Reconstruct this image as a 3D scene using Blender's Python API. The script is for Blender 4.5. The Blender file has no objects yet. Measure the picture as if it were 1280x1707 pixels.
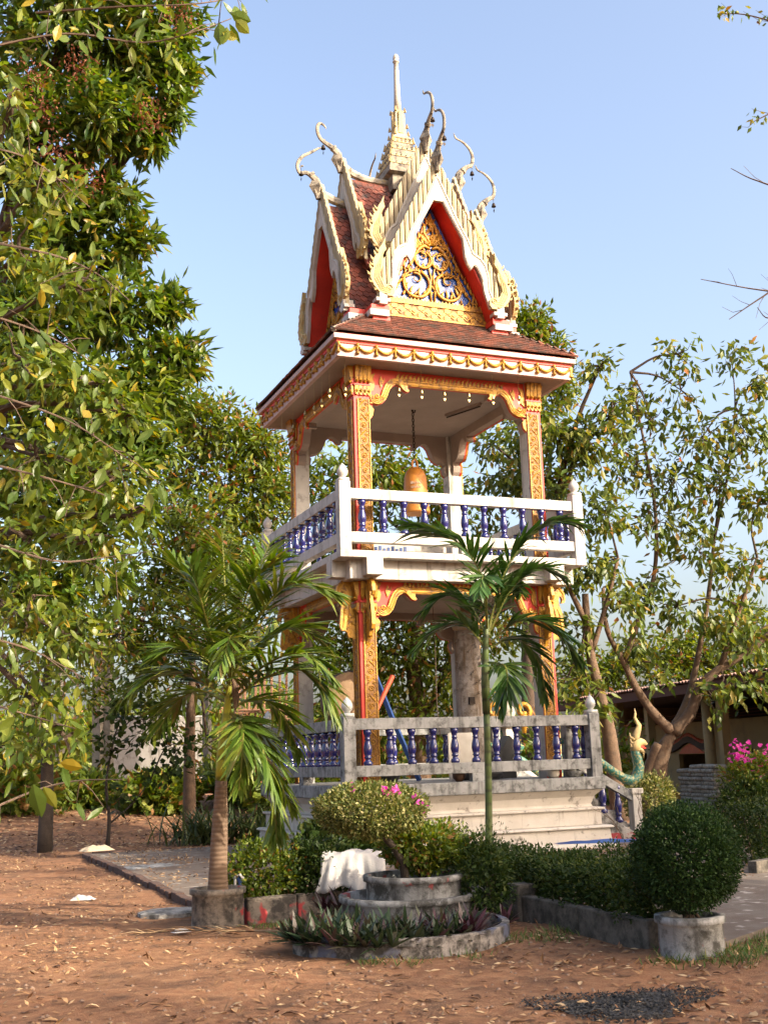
import bpy, math, random
import numpy as np
from mathutils import Vector, Matrix
random.seed(7); RNG = np.random.default_rng(7)
PI = math.pi; rad = math.radians
scene = bpy.context.scene
COL = scene.collection

# ------------------------------------------------------------------ camera, sky, sun, exposure
CAM = Vector((-8.28817, -18.93271, 1.53126)); YAW, PIT, ROL, FPX = 0.3875, 0.2115, -0.0317, 1931.99
fwd = Vector((math.sin(YAW)*math.cos(PIT), math.cos(YAW)*math.cos(PIT), math.sin(PIT)))
r0 = Vector((math.cos(YAW), -math.sin(YAW), 0)); u0 = r0.cross(fwd)
rgt = r0*math.cos(ROL) + u0*math.sin(ROL); upv = -r0*math.sin(ROL) + u0*math.cos(ROL)
cam_d = bpy.data.cameras.new('camera'); cam = bpy.data.objects.new('camera', cam_d); COL.objects.link(cam)
cam.matrix_world = Matrix(((rgt.x, upv.x, -fwd.x, CAM.x), (rgt.y, upv.y, -fwd.y, CAM.y), (rgt.z, upv.z, -fwd.z, CAM.z), (0, 0, 0, 1)))
cam_d.sensor_fit = 'HORIZONTAL'; cam_d.sensor_width = 36.0; cam_d.lens = FPX/1280*36
cam_d.clip_start = 0.1; cam_d.clip_end = 3000
scene.camera = cam
SUN_EL = rad(27); SUN_AZ = (0.58, -0.815)      # horizontal direction towards the sun
world = bpy.data.worlds.new('World'); scene.world = world; world.use_nodes = True
wn = world.node_tree; wn.nodes.clear()
sky = wn.nodes.new('ShaderNodeTexSky'); sky.sky_type = 'NISHITA'; sky.sun_disc = False
sky.sun_elevation = SUN_EL; sky.sun_rotation = math.atan2(SUN_AZ[0], SUN_AZ[1])
sky.air_density = 1.0; sky.dust_density = 6.5; sky.ozone_density = 1.0; sky.altitude = 0
bg = wn.nodes.new('ShaderNodeBackground'); bg.inputs['Strength'].default_value = 0.15
wo = wn.nodes.new('ShaderNodeOutputWorld')
tint = wn.nodes.new('ShaderNodeMixRGB'); tint.blend_type = 'MULTIPLY'; tint.inputs[0].default_value = 1; tint.inputs[2].default_value = (1.15, 1.1, 1.08, 1)
wn.links.new(sky.outputs[0], tint.inputs[1]); wn.links.new(tint.outputs[0], bg.inputs[0]); wn.links.new(bg.outputs[0], wo.inputs[0])
sun_d = bpy.data.lights.new('sun', 'SUN'); sun = bpy.data.objects.new('sun', sun_d); COL.objects.link(sun)
sun_d.energy = 2.9; sun_d.angle = rad(0.53); sun_d.color = (1.0, 0.88, 0.7)
sdir = Vector((SUN_AZ[0]*math.cos(SUN_EL), SUN_AZ[1]*math.cos(SUN_EL), math.sin(SUN_EL)))
sun.rotation_euler = sdir.to_track_quat('Z', 'Y').to_euler(); sun.location = sdir*60
scene.view_settings.view_transform = 'Standard'; scene.view_settings.look = 'None'
scene.view_settings.gamma = 1.0; scene.view_settings.use_curve_mapping = False
scene.view_settings.exposure = 1.5
scene.cycles.max_bounces = 6; scene.cycles.diffuse_bounces = 3; scene.cycles.glossy_bounces = 2
scene.cycles.transmission_bounces = 3; scene.cycles.transparent_max_bounces = 4
scene.cycles.caustics_reflective = False; scene.cycles.caustics_refractive = False

def at(px, py, dist):
    """a surveyed point: direction of a photo pixel (1280 x 1707) at a distance along the view axis"""
    return CAM + (fwd + rgt*((px-640)/FPX) - upv*((py-853.5)/FPX))*dist

# ------------------------------------------------------------------ mesh helpers
class MB:
    def __init__(s): s.v = []; s.f = []; s.m = []
    def add(s, vs, fs, mi=0):
        n = len(s.v); s.v += [tuple(p) for p in vs]
        s.f += [tuple(i+n for i in f) for f in fs]; s.m += [mi]*len(fs); return s
    def box(s, x0, x1, y0, y1, z0, z1, mi=0):
        return s.add([(x0,y0,z0),(x1,y0,z0),(x1,y1,z0),(x0,y1,z0),(x0,y0,z1),(x1,y0,z1),(x1,y1,z1),(x0,y1,z1)],
                     [(0,3,2,1),(4,5,6,7),(0,1,5,4),(1,2,6,5),(2,3,7,6),(3,0,4,7)], mi)
    def prism(s, poly, axis, a, b, mi=0):
        area = sum(poly[i][0]*poly[(i+1)%len(poly)][1]-poly[(i+1)%len(poly)][0]*poly[i][1] for i in range(len(poly)))
        if area < 0: poly = poly[::-1]
        n = len(poly)
        if axis == 'y': P = lambda p, t: (p[0], t, p[1]); fl = True
        elif axis == 'x': P = lambda p, t: (t, p[0], p[1]); fl = False
        else: P = lambda p, t: (p[0], p[1], t); fl = False
        lo, hi = min(a, b), max(a, b)
        vs = [P(p, lo) for p in poly] + [P(p, hi) for p in poly]
        fs = [tuple(range(n-1, -1, -1)), tuple(range(n, 2*n))] + [(i, (i+1) % n, n+(i+1) % n, n+i) for i in range(n)]
        if fl: fs = [f[::-1] for f in fs]
        return s.add(vs, fs, mi)
    def tube(s, pts, rads, n=6, mi=0, flat=(1, 1), up=None):
        pts = [Vector(p) for p in pts]
        if not hasattr(rads, '__len__'): rads = [rads]*len(pts)
        vs = []; fs = []; nrm = None
        for i, p in enumerate(pts):
            t = (pts[min(i+1, len(pts)-1)]-pts[max(i-1, 0)])
            if t.length < 1e-9: t = Vector((0, 0, 1))
            t.normalize()
            if nrm is None:
                a = Vector(up) if up else (Vector((0, 0, 1)) if abs(t.z) < .9 else Vector((1, 0, 0)))
                nrm = (a - t*a.dot(t)).normalized()
            else:
                nrm = (nrm - t*nrm.dot(t))
                nrm = nrm.normalized() if nrm.length > 1e-6 else t.orthogonal().normalized()
            b = t.cross(nrm)
            for k in range(n):
                q = 2*PI*k/n
                vs.append(p + (nrm*math.cos(q)*flat[0] + b*math.sin(q)*flat[1])*rads[i])
        for i in range(len(pts)-1):
            for k in range(n):
                a = i*n+k; b2 = i*n+(k+1) % n
                fs.append((a, b2, b2+n, a+n))
        fs.append(tuple(range(n-1, -1, -1))); fs.append(tuple(range((len(pts)-1)*n, len(pts)*n)))
        return s.add(vs, fs, mi)
    def lathe(s, prof, cx=0, cy=0, n=12, mi=0, cz=0, sx=1, sy=1):
        vs = []; fs = []
        for r, z in prof:
            for k in range(n):
                q = 2*PI*k/n; vs.append((cx+r*sx*math.cos(q), cy+r*sy*math.sin(q), cz+z))
        for i in range(len(prof)-1):
            for k in range(n):
                a = i*n+k; b = i*n+(k+1) % n; fs.append((a, b, b+n, a+n))
        fs.append(tuple(range(n-1, -1, -1))); fs.append(tuple(range((len(prof)-1)*n, len(prof)*n)))
        return s.add(vs, fs, mi)
    def sq(s, prof, mi=0, cx=0, cy=0):
        vs = []; fs = []
        for h, z in prof: vs += [(cx-h, cy-h, z), (cx+h, cy-h, z), (cx+h, cy+h, z), (cx-h, cy+h, z)]
        for i in range(len(prof)-1):
            for k in range(4):
                a = i*4+k; b = i*4+(k+1) % 4; fs.append((a, b, b+4, a+4))
        fs.append((3, 2, 1, 0)); m = (len(prof)-1)*4; fs.append((m, m+1, m+2, m+3))
        return s.add(vs, fs, mi)
    def xf(s, M):
        s.v = [tuple(M @ Vector(p)) for p in s.v]; return s
    def join(s, o, M=None, mi=None):
        vs = [M @ Vector(p) for p in o.v] if M else o.v
        n = len(s.v); s.v += [tuple(p) for p in vs]; s.f += [tuple(i+n for i in f) for f in o.f]
        s.m += (o.m if mi is None else [mi]*len(o.f)); return s
    def mesh(s, name, mats, smooth=False):
        me = bpy.data.meshes.new(name); me.from_pydata(s.v, [], s.f)
        for m in (mats if isinstance(mats, (list, tuple)) else [mats]): me.materials.append(m)
        me.polygons.foreach_set('material_index', s.m)
        if smooth: me.polygons.foreach_set('use_smooth', [True]*len(s.f))
        me.update(); return me

def smooth_path(P, n):
    P = [Vector(p) for p in P]; out = []
    Q = [P[0]*2-P[1]]+P+[P[-1]*2-P[-2]]; m = len(P)-1
    for i in range(n+1):
        t = i/n*m; k = min(int(t), m-1); u = t-k; a, b, c, d = Q[k:k+4]
        out.append(.5*((2*b)+(c-a)*u+(2*a-5*b+4*c-d)*u*u+(3*b-a-3*c+d)*u**3))
    return out
def O(name, me, parent=None, loc=(0, 0, 0), rot=(0, 0, 0), scale=None, bevel=0, smooth=None):
    o = bpy.data.objects.new(name, me); COL.objects.link(o)
    o.location = loc; o.rotation_euler = rot
    if scale is not None: o.scale = scale if hasattr(scale, '__len__') else (scale,)*3
    if parent is not None: o.parent = parent
    if bevel:
        b = o.modifiers.new('bevel', 'BEVEL'); b.width = bevel; b.segments = 2; b.limit_method = 'ANGLE'; b.angle_limit = rad(40)
    return o
def tag(o, label=None, cat=None, group=None, kind=None):
    if label: o['label'] = label
    if cat: o['category'] = cat
    if group: o['group'] = group
    if kind: o['kind'] = kind
    return o
def thing(name, label, cat, loc=(0, 0, 0), rotz=0, group=None):
    o = bpy.data.objects.new(name, None); COL.objects.link(o); o.location = loc; o.rotation_euler = (0, 0, rotz)
    o.empty_display_size = 0.1
    return tag(o, label, cat, group)
def npmesh(name, V, F, mat, smooth=False, extra=None):
    """V (n,3), F (m,k) with k constant"""
    V = np.asarray(V, np.float32); F = np.asarray(F, np.int32); m, k = F.shape
    me = bpy.data.meshes.new(name); me.vertices.add(len(V)); me.vertices.foreach_set('co', V.ravel())
    me.loops.add(m*k); me.loops.foreach_set('vertex_index', F.ravel())
    me.polygons.add(m); me.polygons.foreach_set('loop_start', np.arange(0, m*k, k, dtype=np.int32))
    try: me.polygons.foreach_set('loop_total', np.full(m, k, np.int32))
    except Exception: pass
    if smooth: me.polygons.foreach_set('use_smooth', np.ones(m, bool))
    me.materials.append(mat); me.update(calc_edges=True); return me

# ------------------------------------------------------------------ leaves
LEAF5 = (np.array([(0,0,0),(.42,.5,0),(.45,0,-1),(.42,-.5,0),(1,0,.0)], float), [(0,2,1),(0,3,2),(1,2,4),(2,3,4)])
LEAF8 = (np.array([(0,0,0),(.22,.36,0),(.52,.5,-.1),(.82,.26,-.3),(1,0,-.6),(.82,-.26,-.3),(.52,-.5,-.1),(.22,-.36,0),(.3,0,-.55),(.7,0,-.75)], float),
         [(0,8,1),(1,8,2),(8,9,2),(2,9,3),(9,4,3),(0,7,8),(7,6,8),(8,6,9),(6,5,9),(9,5,4)])
def norm(a): return a/np.maximum(np.linalg.norm(a, axis=1, keepdims=True), 1e-9)
def leaf_arrays(P, Dr, L, Wd, kind=LEAF5, fold=.12, roll=1.0, upbias=1.0, rng=RNG):
    """leaves at P pointing along Dr; surface normal biased upwards"""
    n = len(P); Dr = norm(Dr); L = np.broadcast_to(L, (n,)); Wd = np.broadcast_to(Wd, (n,))
    up = np.tile(np.array([0, 0, upbias]), (n, 1)) + rng.normal(0, roll*.45, (n, 3))
    S = norm(np.cross(Dr, up)); N = np.cross(S, Dr)
    t, f = kind
    V = (P[:, None, :] + Dr[:, None, :]*(t[None, :, 0:1]*L[:, None, None]) + S[:, None, :]*(t[None, :, 1:2]*Wd[:, None, None])
         + N[:, None, :]*(t[None, :, 2:3]*(fold*L)[:, None, None]))
    F = np.array(f)[None] + (np.arange(n)*len(t))[:, None, None]
    return V.reshape(-1, 3), F.reshape(-1, 3)
def sample_blob(c, r, n, shell=.45, rng=RNG):
    d = norm(rng.normal(0, 1, (n, 3))); q = rng.uniform(0, 1, n)**shell
    return np.array(c) + d*q[:, None]*np.array(r), d

# ------------------------------------------------------------------ materials
def N(nt, t, **kw):
    n = nt.nodes.new('ShaderNode'+t)
    for k, v in kw.items():
        if k in n.inputs: n.inputs[k].default_value = v
        else: setattr(n, k, v)
    return n
def base_mat(name):
    m = bpy.data.materials.new(name); m.use_nodes = True; nt = m.node_tree; nt.nodes.clear()
    out = N(nt, 'OutputMaterial'); b = N(nt, 'BsdfPrincipled'); nt.links.new(b.outputs[0], out.inputs[0])
    g = N(nt, 'NewGeometry')
    return m, nt, b, g, out
def c4(c): return (c[0], c[1], c[2], 1)
def noise(nt, g, scale, detail=4, stretch=None, rough=.6):
    n = N(nt, 'TexNoise'); n.inputs['Scale'].default_value = scale; n.inputs['Detail'].default_value = detail; n.inputs['Roughness'].default_value = rough
    if stretch:
        mp = N(nt, 'Mapping'); mp.inputs['Scale'].default_value = stretch
        nt.links.new(g.outputs['Position'], mp.inputs[0]); nt.links.new(mp.outputs[0], n.inputs[0])
    else: nt.links.new(g.outputs['Position'], n.inputs[0])
    return n
def ramp(nt, src, lo, hi, c0=(0, 0, 0), c1=(1, 1, 1)):
    r = N(nt, 'ValToRGB'); r.color_ramp.elements[0].position = lo; r.color_ramp.elements[1].position = hi
    r.color_ramp.elements[0].color = c4(c0); r.color_ramp.elements[1].color = c4(c1)
    nt.links.new(src, r.inputs[0]); return r
def mixc(nt, fac, a, b):
    m = N(nt, 'MixRGB')
    if hasattr(fac, 'is_linked'): nt.links.new(fac, m.inputs[0])
    else: m.inputs[0].default_value = fac
    for i, s in ((1, a), (2, b)):
        if hasattr(s, 'is_linked'): nt.links.new(s, m.inputs[i])
        else: m.inputs[i].default_value = c4(s)
    return m.outputs[0]
ALB = .76      # lowers every MAT colour evenly, putting deeper shade contrast into the colours
def MAT(name, col, col2=None, scale=6, rough=.75, metal=0, bump=.15, bscale=60, streak=None, dirt=None, island=0, coat=0, spots=None, spec=.5):
    """painted / cast surface: two-tone mottling, optional vertical streaks (colour, amount) and dirt blotches (colour, lo, hi, scale)"""
    m, nt, b, g, out = base_mat(name)
    sc = lambda q: tuple(x*ALB for x in q)
    col2 = sc(col2 if col2 else tuple(x*.8 for x in col)); col = sc(col)
    if streak: streak = (sc(streak[0]),)+tuple(streak[1:])
    if dirt: dirt = (sc(dirt[0]), dirt[1]-.07, dirt[2]-.07, dirt[3])
    n1 = noise(nt, g, scale, 5)
    r1 = ramp(nt, n1.outputs[0], .3, .72)
    c = mixc(nt, r1.outputs[0], col, col2)
    if island:
        hsv = N(nt, 'HueSaturation'); mr = N(nt, 'MapRange'); mr.inputs[3].default_value = 1-island; mr.inputs[4].default_value = 1+island
        oi = N(nt, 'ObjectInfo'); ad = N(nt, 'Math', operation='ADD'); fr = N(nt, 'Math', operation='FRACT'); nt.links.new(g.outputs['Random Per Island'], ad.inputs[0]); nt.links.new(oi.outputs['Random'], ad.inputs[1]); nt.links.new(ad.outputs[0], fr.inputs[0]); nt.links.new(fr.outputs[0], mr.inputs[0]); nt.links.new(mr.outputs[0], hsv.inputs['Value'])
        nt.links.new(c, hsv.inputs['Color']); c = hsv.outputs[0]
    if streak:
        n2 = noise(nt, g, 1.0, 6, (9, 9, .9)); r2 = ramp(nt, n2.outputs[0], streak[1], streak[2])
        c = mixc(nt, r2.outputs[0], c, streak[0])
    if dirt:
        n3 = noise(nt, g, dirt[3], 8, None, .7); r3 = ramp(nt, n3.outputs[0], dirt[1], dirt[2])
        c = mixc(nt, r3.outputs[0], c, dirt[0])
    if spots:
        n4 = noise(nt, g, spots[3], 3, None, .5); r4 = ramp(nt, n4.outputs[0], spots[1], spots[2])
        c = mixc(nt, r4.outputs[0], c, spots[0])
    nt.links.new(c, b.inputs['Base Color'])
    b.inputs['Roughness'].default_value = rough; b.inputs['Metallic'].default_value = metal
    b.inputs['Specular IOR Level'].default_value = spec
    if coat: b.inputs['Coat Weight'].default_value = coat; b.inputs['Coat Roughness'].default_value = .12
    if bump:
        n5 = noise(nt, g, bscale, 6, None, .65); bp = N(nt, 'Bump'); bp.inputs['Strength'].default_value = bump; bp.inputs['Distance'].default_value = .02
        nt.links.new(n5.outputs[0], bp.inputs['Height']); nt.links.new(bp.outputs[0], b.inputs['Normal'])
    return m
def LEAF(name, cols, rough=.45, trans=.35, tcol=None, spec=.4):
    """cols: [(pos, colour)] picked per leaf"""
    m, nt, b, g, out = base_mat(name)
    r = N(nt, 'ValToRGB'); r.color_ramp.interpolation = 'LINEAR'
    e = r.color_ramp.elements
    while len(e) < len(cols): e.new(.5)
    for i, (p, c) in enumerate(cols): e[i].position = p; e[i].color = c4(c)
    oi = N(nt, 'ObjectInfo'); ad = N(nt, 'Math', operation='ADD'); fr = N(nt, 'Math', operation='FRACT')
    nt.links.new(g.outputs['Random Per Island'], ad.inputs[0]); nt.links.new(oi.outputs['Random'], ad.inputs[1]); nt.links.new(ad.outputs[0], fr.inputs[0]); nt.links.new(fr.outputs[0], r.inputs[0])
    n1 = noise(nt, g, 1.3, 2); hs = N(nt, 'HueSaturation'); mr = N(nt, 'MapRange'); mr.inputs[1].default_value = .3; mr.inputs[2].default_value = .7; mr.inputs[3].default_value = .8; mr.inputs[4].default_value = 1.25
    nt.links.new(n1.outputs[0], mr.inputs[0]); nt.links.new(mr.outputs[0], hs.inputs['Value']); nt.links.new(r.outputs[0], hs.inputs['Color'])
    nt.links.new(hs.outputs[0], b.inputs['Base Color']); b.inputs['Roughness'].default_value = rough; b.inputs['Specular IOR Level'].default_value = spec
    tr = N(nt, 'BsdfTranslucent'); h2 = N(nt, 'HueSaturation'); h2.inputs['Hue'].default_value = .485; h2.inputs['Saturation'].default_value = 1.15; h2.inputs['Value'].default_value = 1.35
    nt.links.new(hs.outputs[0], h2.inputs['Color']); nt.links.new(h2.outputs[0], tr.inputs[0])
    mx = N(nt, 'MixShader'); mx.inputs[0].default_value = trans
    nt.links.new(b.outputs[0], mx.inputs[1]); nt.links.new(tr.outputs[0], mx.inputs[2]); nt.links.new(mx.outputs[0], out.inputs[0])
    return m
M = {}
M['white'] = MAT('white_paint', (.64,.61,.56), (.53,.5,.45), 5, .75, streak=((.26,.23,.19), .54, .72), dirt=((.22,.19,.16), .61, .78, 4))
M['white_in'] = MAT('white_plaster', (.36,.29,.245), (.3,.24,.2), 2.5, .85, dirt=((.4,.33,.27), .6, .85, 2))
M['grey'] = MAT('weathered_white_concrete', (.4,.4,.39), (.27,.28,.28), 6, .85, bump=.3, streak=((.09,.09,.09), .5, .72), dirt=((.07,.07,.065), .56, .72, 7))
M['plinth'] = MAT('limewashed_plinth', (.68,.63,.56), (.56,.51,.45), 4, .85, bump=.3, streak=((.2,.17,.14), .6, .76), dirt=((.15,.13,.11), .64, .76, 5))
M['cheek'] = MAT('weathered_cement', (.5,.47,.43), (.3,.28,.26), 5, .9, bump=.4, dirt=((.1,.095,.085), .5, .66, 6))
M['blue'] = MAT('cobalt_glaze', (.012,.014,.12), (.017,.02,.16), 12, .16, bump=0, coat=.8)
M['gold'] = MAT('gold_paint', (.62,.32,.025), (.48,.23,.02), 14, .45, metal=.2, bump=.35, bscale=70, dirt=((.2,.09,.03), .56, .7, 11))
M['gold2'] = MAT('gold_ground', (.4,.19,.03), (.16,.06,.014), 20, .6, metal=.1, bump=.3, bscale=120)  # darker than the relief: dirt, plus recess shadow put into the colour
M['red'] = MAT('red_paint', (.78,.05,.025), (.62,.04,.022), 5, .55, bump=.08, dirt=((.2,.05,.04), .66, .85, 6))
M['pink'] = MAT('pale_pink_fascia', (.66,.5,.46), (.56,.38,.34), 7, .7, streak=((.5,.2,.18), .62, .85), dirt=((.35,.3,.27), .68, .85, 5))
M['cream'] = MAT('cream_slat_paint', (.55,.45,.26), (.45,.38,.24), 7, .7, bump=.2, streak=((.2,.17,.12), .5, .7), dirt=((.28,.24,.18), .66, .84, 6))
M['stone'] = MAT('weathered_cream_cement', (.5,.45,.37), (.38,.34,.28), 7, .85, bump=.1, dirt=((.12,.11,.09), .56, .75, 6), spots=((.5,.38,.16), .58, .7, 9))
M['tile'] = MAT('clay_roof_tile', (.2,.062,.035), (.11,.042,.028), 5, .85, bump=.25, island=.5, dirt=((.07,.05,.04), .55, .72, 5))
M['tile2'] = MAT('red_scale_tile', (.3,.075,.04), (.2,.055,.035), 4, .7, bump=.2, island=.45, dirt=((.05,.04,.035), .55, .68, 3))
M['mosaic'] = MAT('blue_glass_mosaic', (.03,.16,.62), (.012,.05,.34), 26, .2, bump=.6, bscale=45, coat=.3)
M['dark'] = MAT('dark_iron', (.03,.027,.025), (.05,.03,.02), 20, .6, metal=.6)
M['bell'] = MAT('ochre_bell', (.66,.25,.03), (.5,.19,.025), 8, .5, metal=.15, dirt=((.35,.14,.03), .6, .8, 12))
M['brass'] = MAT('brass', (.5,.36,.14), (.3,.22,.1), 20, .35, metal=.8, bump=0)
M['bark'] = MAT('bark', (.11,.07,.045), (.055,.038,.027), 9, .95, bump=.8, bscale=30)
M['barkr'] = MAT('reddish_bark', (.2,.125,.075), (.09,.06,.04), 7, .95, bump=.9, bscale=22)
M['barkd'] = MAT('dark_bark', (.05,.038,.03), (.08,.06,.045), 9, .95, bump=.8, bscale=30)
M['twig'] = MAT('twig_bark', (.16,.105,.07), (.1,.07,.05), 9, .9, bump=0)
def ringed(name, c1, c2, c3, period, rough=.6):
    m, nt, b, g, out = base_mat(name)
    w = N(nt, 'TexWave'); w.wave_type = 'BANDS'; w.bands_direction = 'Z'; w.inputs['Scale'].default_value = 1/period*.314; w.inputs['Distortion'].default_value = 1.2; w.inputs['Detail'].default_value = 2
    nt.links.new(g.outputs['Position'], w.inputs[0])
    r = ramp(nt, w.outputs[0], .02, .25, c3, c1); n = noise(nt, g, 5, 5); r2 = ramp(nt, n.outputs[0], .35, .7)
    nt.links.new(mixc(nt, r2.outputs[0], r.outputs[0], c2), b.inputs['Base Color']); b.inputs['Roughness'].default_value = rough
    bp = N(nt, 'Bump'); bp.inputs['Strength'].default_value = .4; bp.inputs['Distance'].default_value = .01
    nt.links.new(w.outputs[0], bp.inputs['Height']); nt.links.new(bp.outputs[0], b.inputs['Normal']); return m
M['palm_trunk'] = ringed('palm_trunk', (.2,.13,.085), (.15,.1,.065), (.13,.085,.055), .045, .9)
M['palm_shaft'] = ringed('palm_crownshaft', (.36,.36,.03), (.3,.33,.04), (.1,.13,.02), .2, .4)
M['areca_trunk'] = ringed('areca_trunk', (.07,.11,.025), (.1,.12,.05), (.035,.045,.02), .16, .55)
M['palm'] = LEAF('palm_leaflet', [(0,(.045,.09,.012)), (.7,(.095,.15,.02)), (.93,(.17,.2,.035)), (1,(.17,.13,.04))], .34, .3)
M['areca'] = LEAF('areca_leaflet', [(0,(.022,.06,.012)), (.8,(.05,.105,.02)), (1,(.1,.15,.035))], .35, .28)
M['rachis'] = MAT('palm_rachis', (.2,.2,.03), (.14,.15,.03), 9, .5, bump=0)
M['mango'] = LEAF('glossy_tree_leaf', [(0,(.03,.065,.011)), (.5,(.075,.13,.018)), (.92,(.16,.2,.035)), (.97,(.26,.2,.03)), (1,(.3,.2,.03))], .34, .38)
M['bigleaf'] = LEAF('large_drying_leaf', [(0,(.05,.09,.015)), (.6,(.105,.15,.022)), (.88,(.19,.21,.035)), (.955,(.22,.2,.03)), (1,(.34,.25,.03))], .36, .45)
M['bgleaf'] = LEAF('background_leaf', [(0,(.045,.08,.012)), (.6,(.115,.165,.02)), (.88,(.21,.23,.035)), (.95,(.25,.14,.04)), (1,(.25,.1,.04))], .45, .4)
M['rtleaf'] = LEAF('drooping_leaf', [(0,(.04,.07,.014)), (.6,(.1,.14,.022)), (.88,(.19,.2,.035)), (.975,(.26,.19,.04)), (1,(.3,.12,.04))], .42, .35)
M['hedge'] = LEAF('hedge_leaf', [(0,(.014,.03,.006)), (.7,(.03,.055,.01)), (1,(.07,.085,.018))], .55, .25, spec=.2)
M['topiary'] = LEAF('topiary_leaf', [(0,(.012,.03,.008)), (.8,(.026,.055,.014)), (1,(.05,.095,.022))], .55, .25, spec=.2)
M['varieg'] = LEAF('variegated_leaf', [(0,(.04,.065,.012)), (.45,(.1,.12,.025)), (.85,(.24,.23,.07)), (1,(.38,.33,.15))], .55, .3)
M['weed'] = LEAF('weed_leaf', [(0,(.05,.1,.02)), (1,(.1,.16,.04))], .5, .3)
M['grass'] = LEAF('grass_blade', [(0,(.05,.1,.02)), (.7,(.08,.14,.03)), (1,(.25,.2,.08))], .6, .3)
M['rhoeo'] = LEAF('rhoeo_leaf', [(0,(.018,.034,.016)), (.6,(.035,.055,.022)), (1,(.07,.03,.035))], .4, .15)
M['rhoeo_red'] = LEAF('rhoeo_leaf_red', [(0,(.04,.014,.018)), (.6,(.065,.022,.028)), (1,(.04,.045,.022))], .4, .15)
M['strap'] = LEAF('strap_leaf', [(0,(.03,.055,.018)), (1,(.08,.1,.03))], .5, .2)
M['petal'] = LEAF('bougainvillea_bract', [(0,(.6,.06,.3)), (1,(.75,.14,.45))], .6, .4)
M['dryleaf'] = LEAF('dry_leaf', [(0,(.07,.035,.02)), (.4,(.18,.09,.042)), (.75,(.32,.19,.09)), (1,(.48,.35,.2))], .75, .1)
M['dryred'] = LEAF('brown_seed_head', [(0,(.12,.05,.03)), (1,(.25,.09,.05))], .8, .2)
# ------------------------------------------------------------------ ground, paving
def gz(x, y):
    x = np.asarray(x, float); y = np.asarray(y, float)
    h = .012*np.sin(1.7*x+.6*y)+.01*np.sin(2.9*y-1.1*x)+.008*np.sin(5.1*x+3.7*y)+.006*np.sin(9.7*x-7.9*y)
    bank = np.clip((y-6.5-.25*np.sin(x))/9, 0, 1); bank = bank*bank*(3-2*bank)
    side = np.clip((7-x)/6, 0, 1)
    far = np.clip((np.hypot(x, y)-60)/60, 0, 1)
    return (h + .55*bank*side + .12*np.sin(x*.8+y*.5)*bank*side)*(1-far)
def ground_mat():
    m, nt, b, g, out = base_mat('red_dirt')
    n1 = noise(nt, g, .7, 6); n2 = noise(nt, g, 9, 8, None, .7); n3 = noise(nt, g, 70, 4, None, .7); n4 = noise(nt, g, 2.6, 6, None, .65)
    c = mixc(nt, ramp(nt, n1.outputs[0], .35, .68).outputs[0], (.275,.128,.064), (.18,.09,.05))
    c = mixc(nt, ramp(nt, n2.outputs[0], .42, .72).outputs[0], c, (.34,.19,.1))
    c = mixc(nt, ramp(nt, n4.outputs[0], .5, .66).outputs[0], c, (.12,.066,.04))
    c = mixc(nt, ramp(nt, n3.outputs[0], .58, .72).outputs[0], c, (.36,.24,.15))
    nt.links.new(c, b.inputs['Base Color']); b.inputs['Roughness'].default_value = .95; b.inputs['Specular IOR Level'].default_value = .2
    ad = N(nt, 'MixRGB', blend_type='ADD'); ad.inputs[0].default_value = .6
    nt.links.new(n2.outputs[0], ad.inputs[1]); nt.links.new(n3.outputs[0], ad.inputs[2])
    bp = N(nt, 'Bump'); bp.inputs['Strength'].default_value = .9; bp.inputs['Distance'].default_value = .03
    nt.links.new(ad.outputs[0], bp.inputs['Height']); nt.links.new(bp.outputs[0], b.inputs['Normal']); return m
def lines(a, b, step, far): 
    core = np.arange(a, b+1e-6, step); g = step*1.5; lo = [a]; hi = [b]
    while lo[-1] > -far: lo.append(lo[-1]-g); hi.append(hi[-1]+g); g *= 1.35
    return np.concatenate([np.array(lo[:0:-1]), core, np.array(hi[1:])])
gx = lines(-11, 8, .14, 900); gy = lines(-16, 14, .14, 900)
X, Y = np.meshgrid(gx, gy); Z = gz(X, Y); nx, ny = len(gx), len(gy)
idx = np.arange(nx*ny).reshape(ny, nx)
Fq = np.stack([idx[:-1, :-1], idx[:-1, 1:], idx[1:, 1:], idx[1:, :-1]], -1).reshape(-1, 4)
M['dirt'] = ground_mat()
tag(O('ground', npmesh('ground', np.stack([X, Y, Z], -1).reshape(-1, 3), Fq, M['dirt'], True)), kind='structure')
M['paving'] = MAT('concrete_paving', (.22,.175,.135), (.15,.12,.095), 2.2, .9, bump=.35, bscale=40, dirt=((.15,.105,.075), .5, .68, 2.5), spots=((.4,.36,.31), .6, .72, 6))
M['kerb'] = MAT('brick_kerb', (.13,.07,.05), (.075,.045,.035), 9, .95, bump=.5)
pv = MB().prism([(-5.2,3.15), (-5.2,-6.6), (-2.5,-6.6), (-2.45,-11.1), (9,-4.7), (9,3.15)], 'z', -.12, .06)
paving = tag(O('pavement', pv.mesh('pavement', M['paving'])), kind='structure')
kb = MB().box(-.055, .055, -.135, .135, -.1, .085).mesh('kerb_brick', M['kerb'])
for i in range(34):
    O('kerb_brick', kb, paving, (-5.27+random.uniform(-.012, .012), 3.0-i*.285, random.uniform(-.012, .008)), (random.uniform(-.03,.03), random.uniform(-.05,.05), random.uniform(-.05,.05)), bevel=.008)
for i in range(5):
    O('kerb_brick', kb, paving, (-5.0+i*.29, 3.2+random.uniform(-.02,.02), random.uniform(-.02,.0)), (0, 0, PI/2+random.uniform(-.06,.06)), bevel=.008)

# ------------------------------------------------------------------ bell tower
tower = thing('bell_tower', 'two storey white, red and gold temple bell tower with spired cross gable roof', 'tower')
AP, WP, BU, BL, WPO = 1.75, .275, 2.214, 2.238, .193
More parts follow.
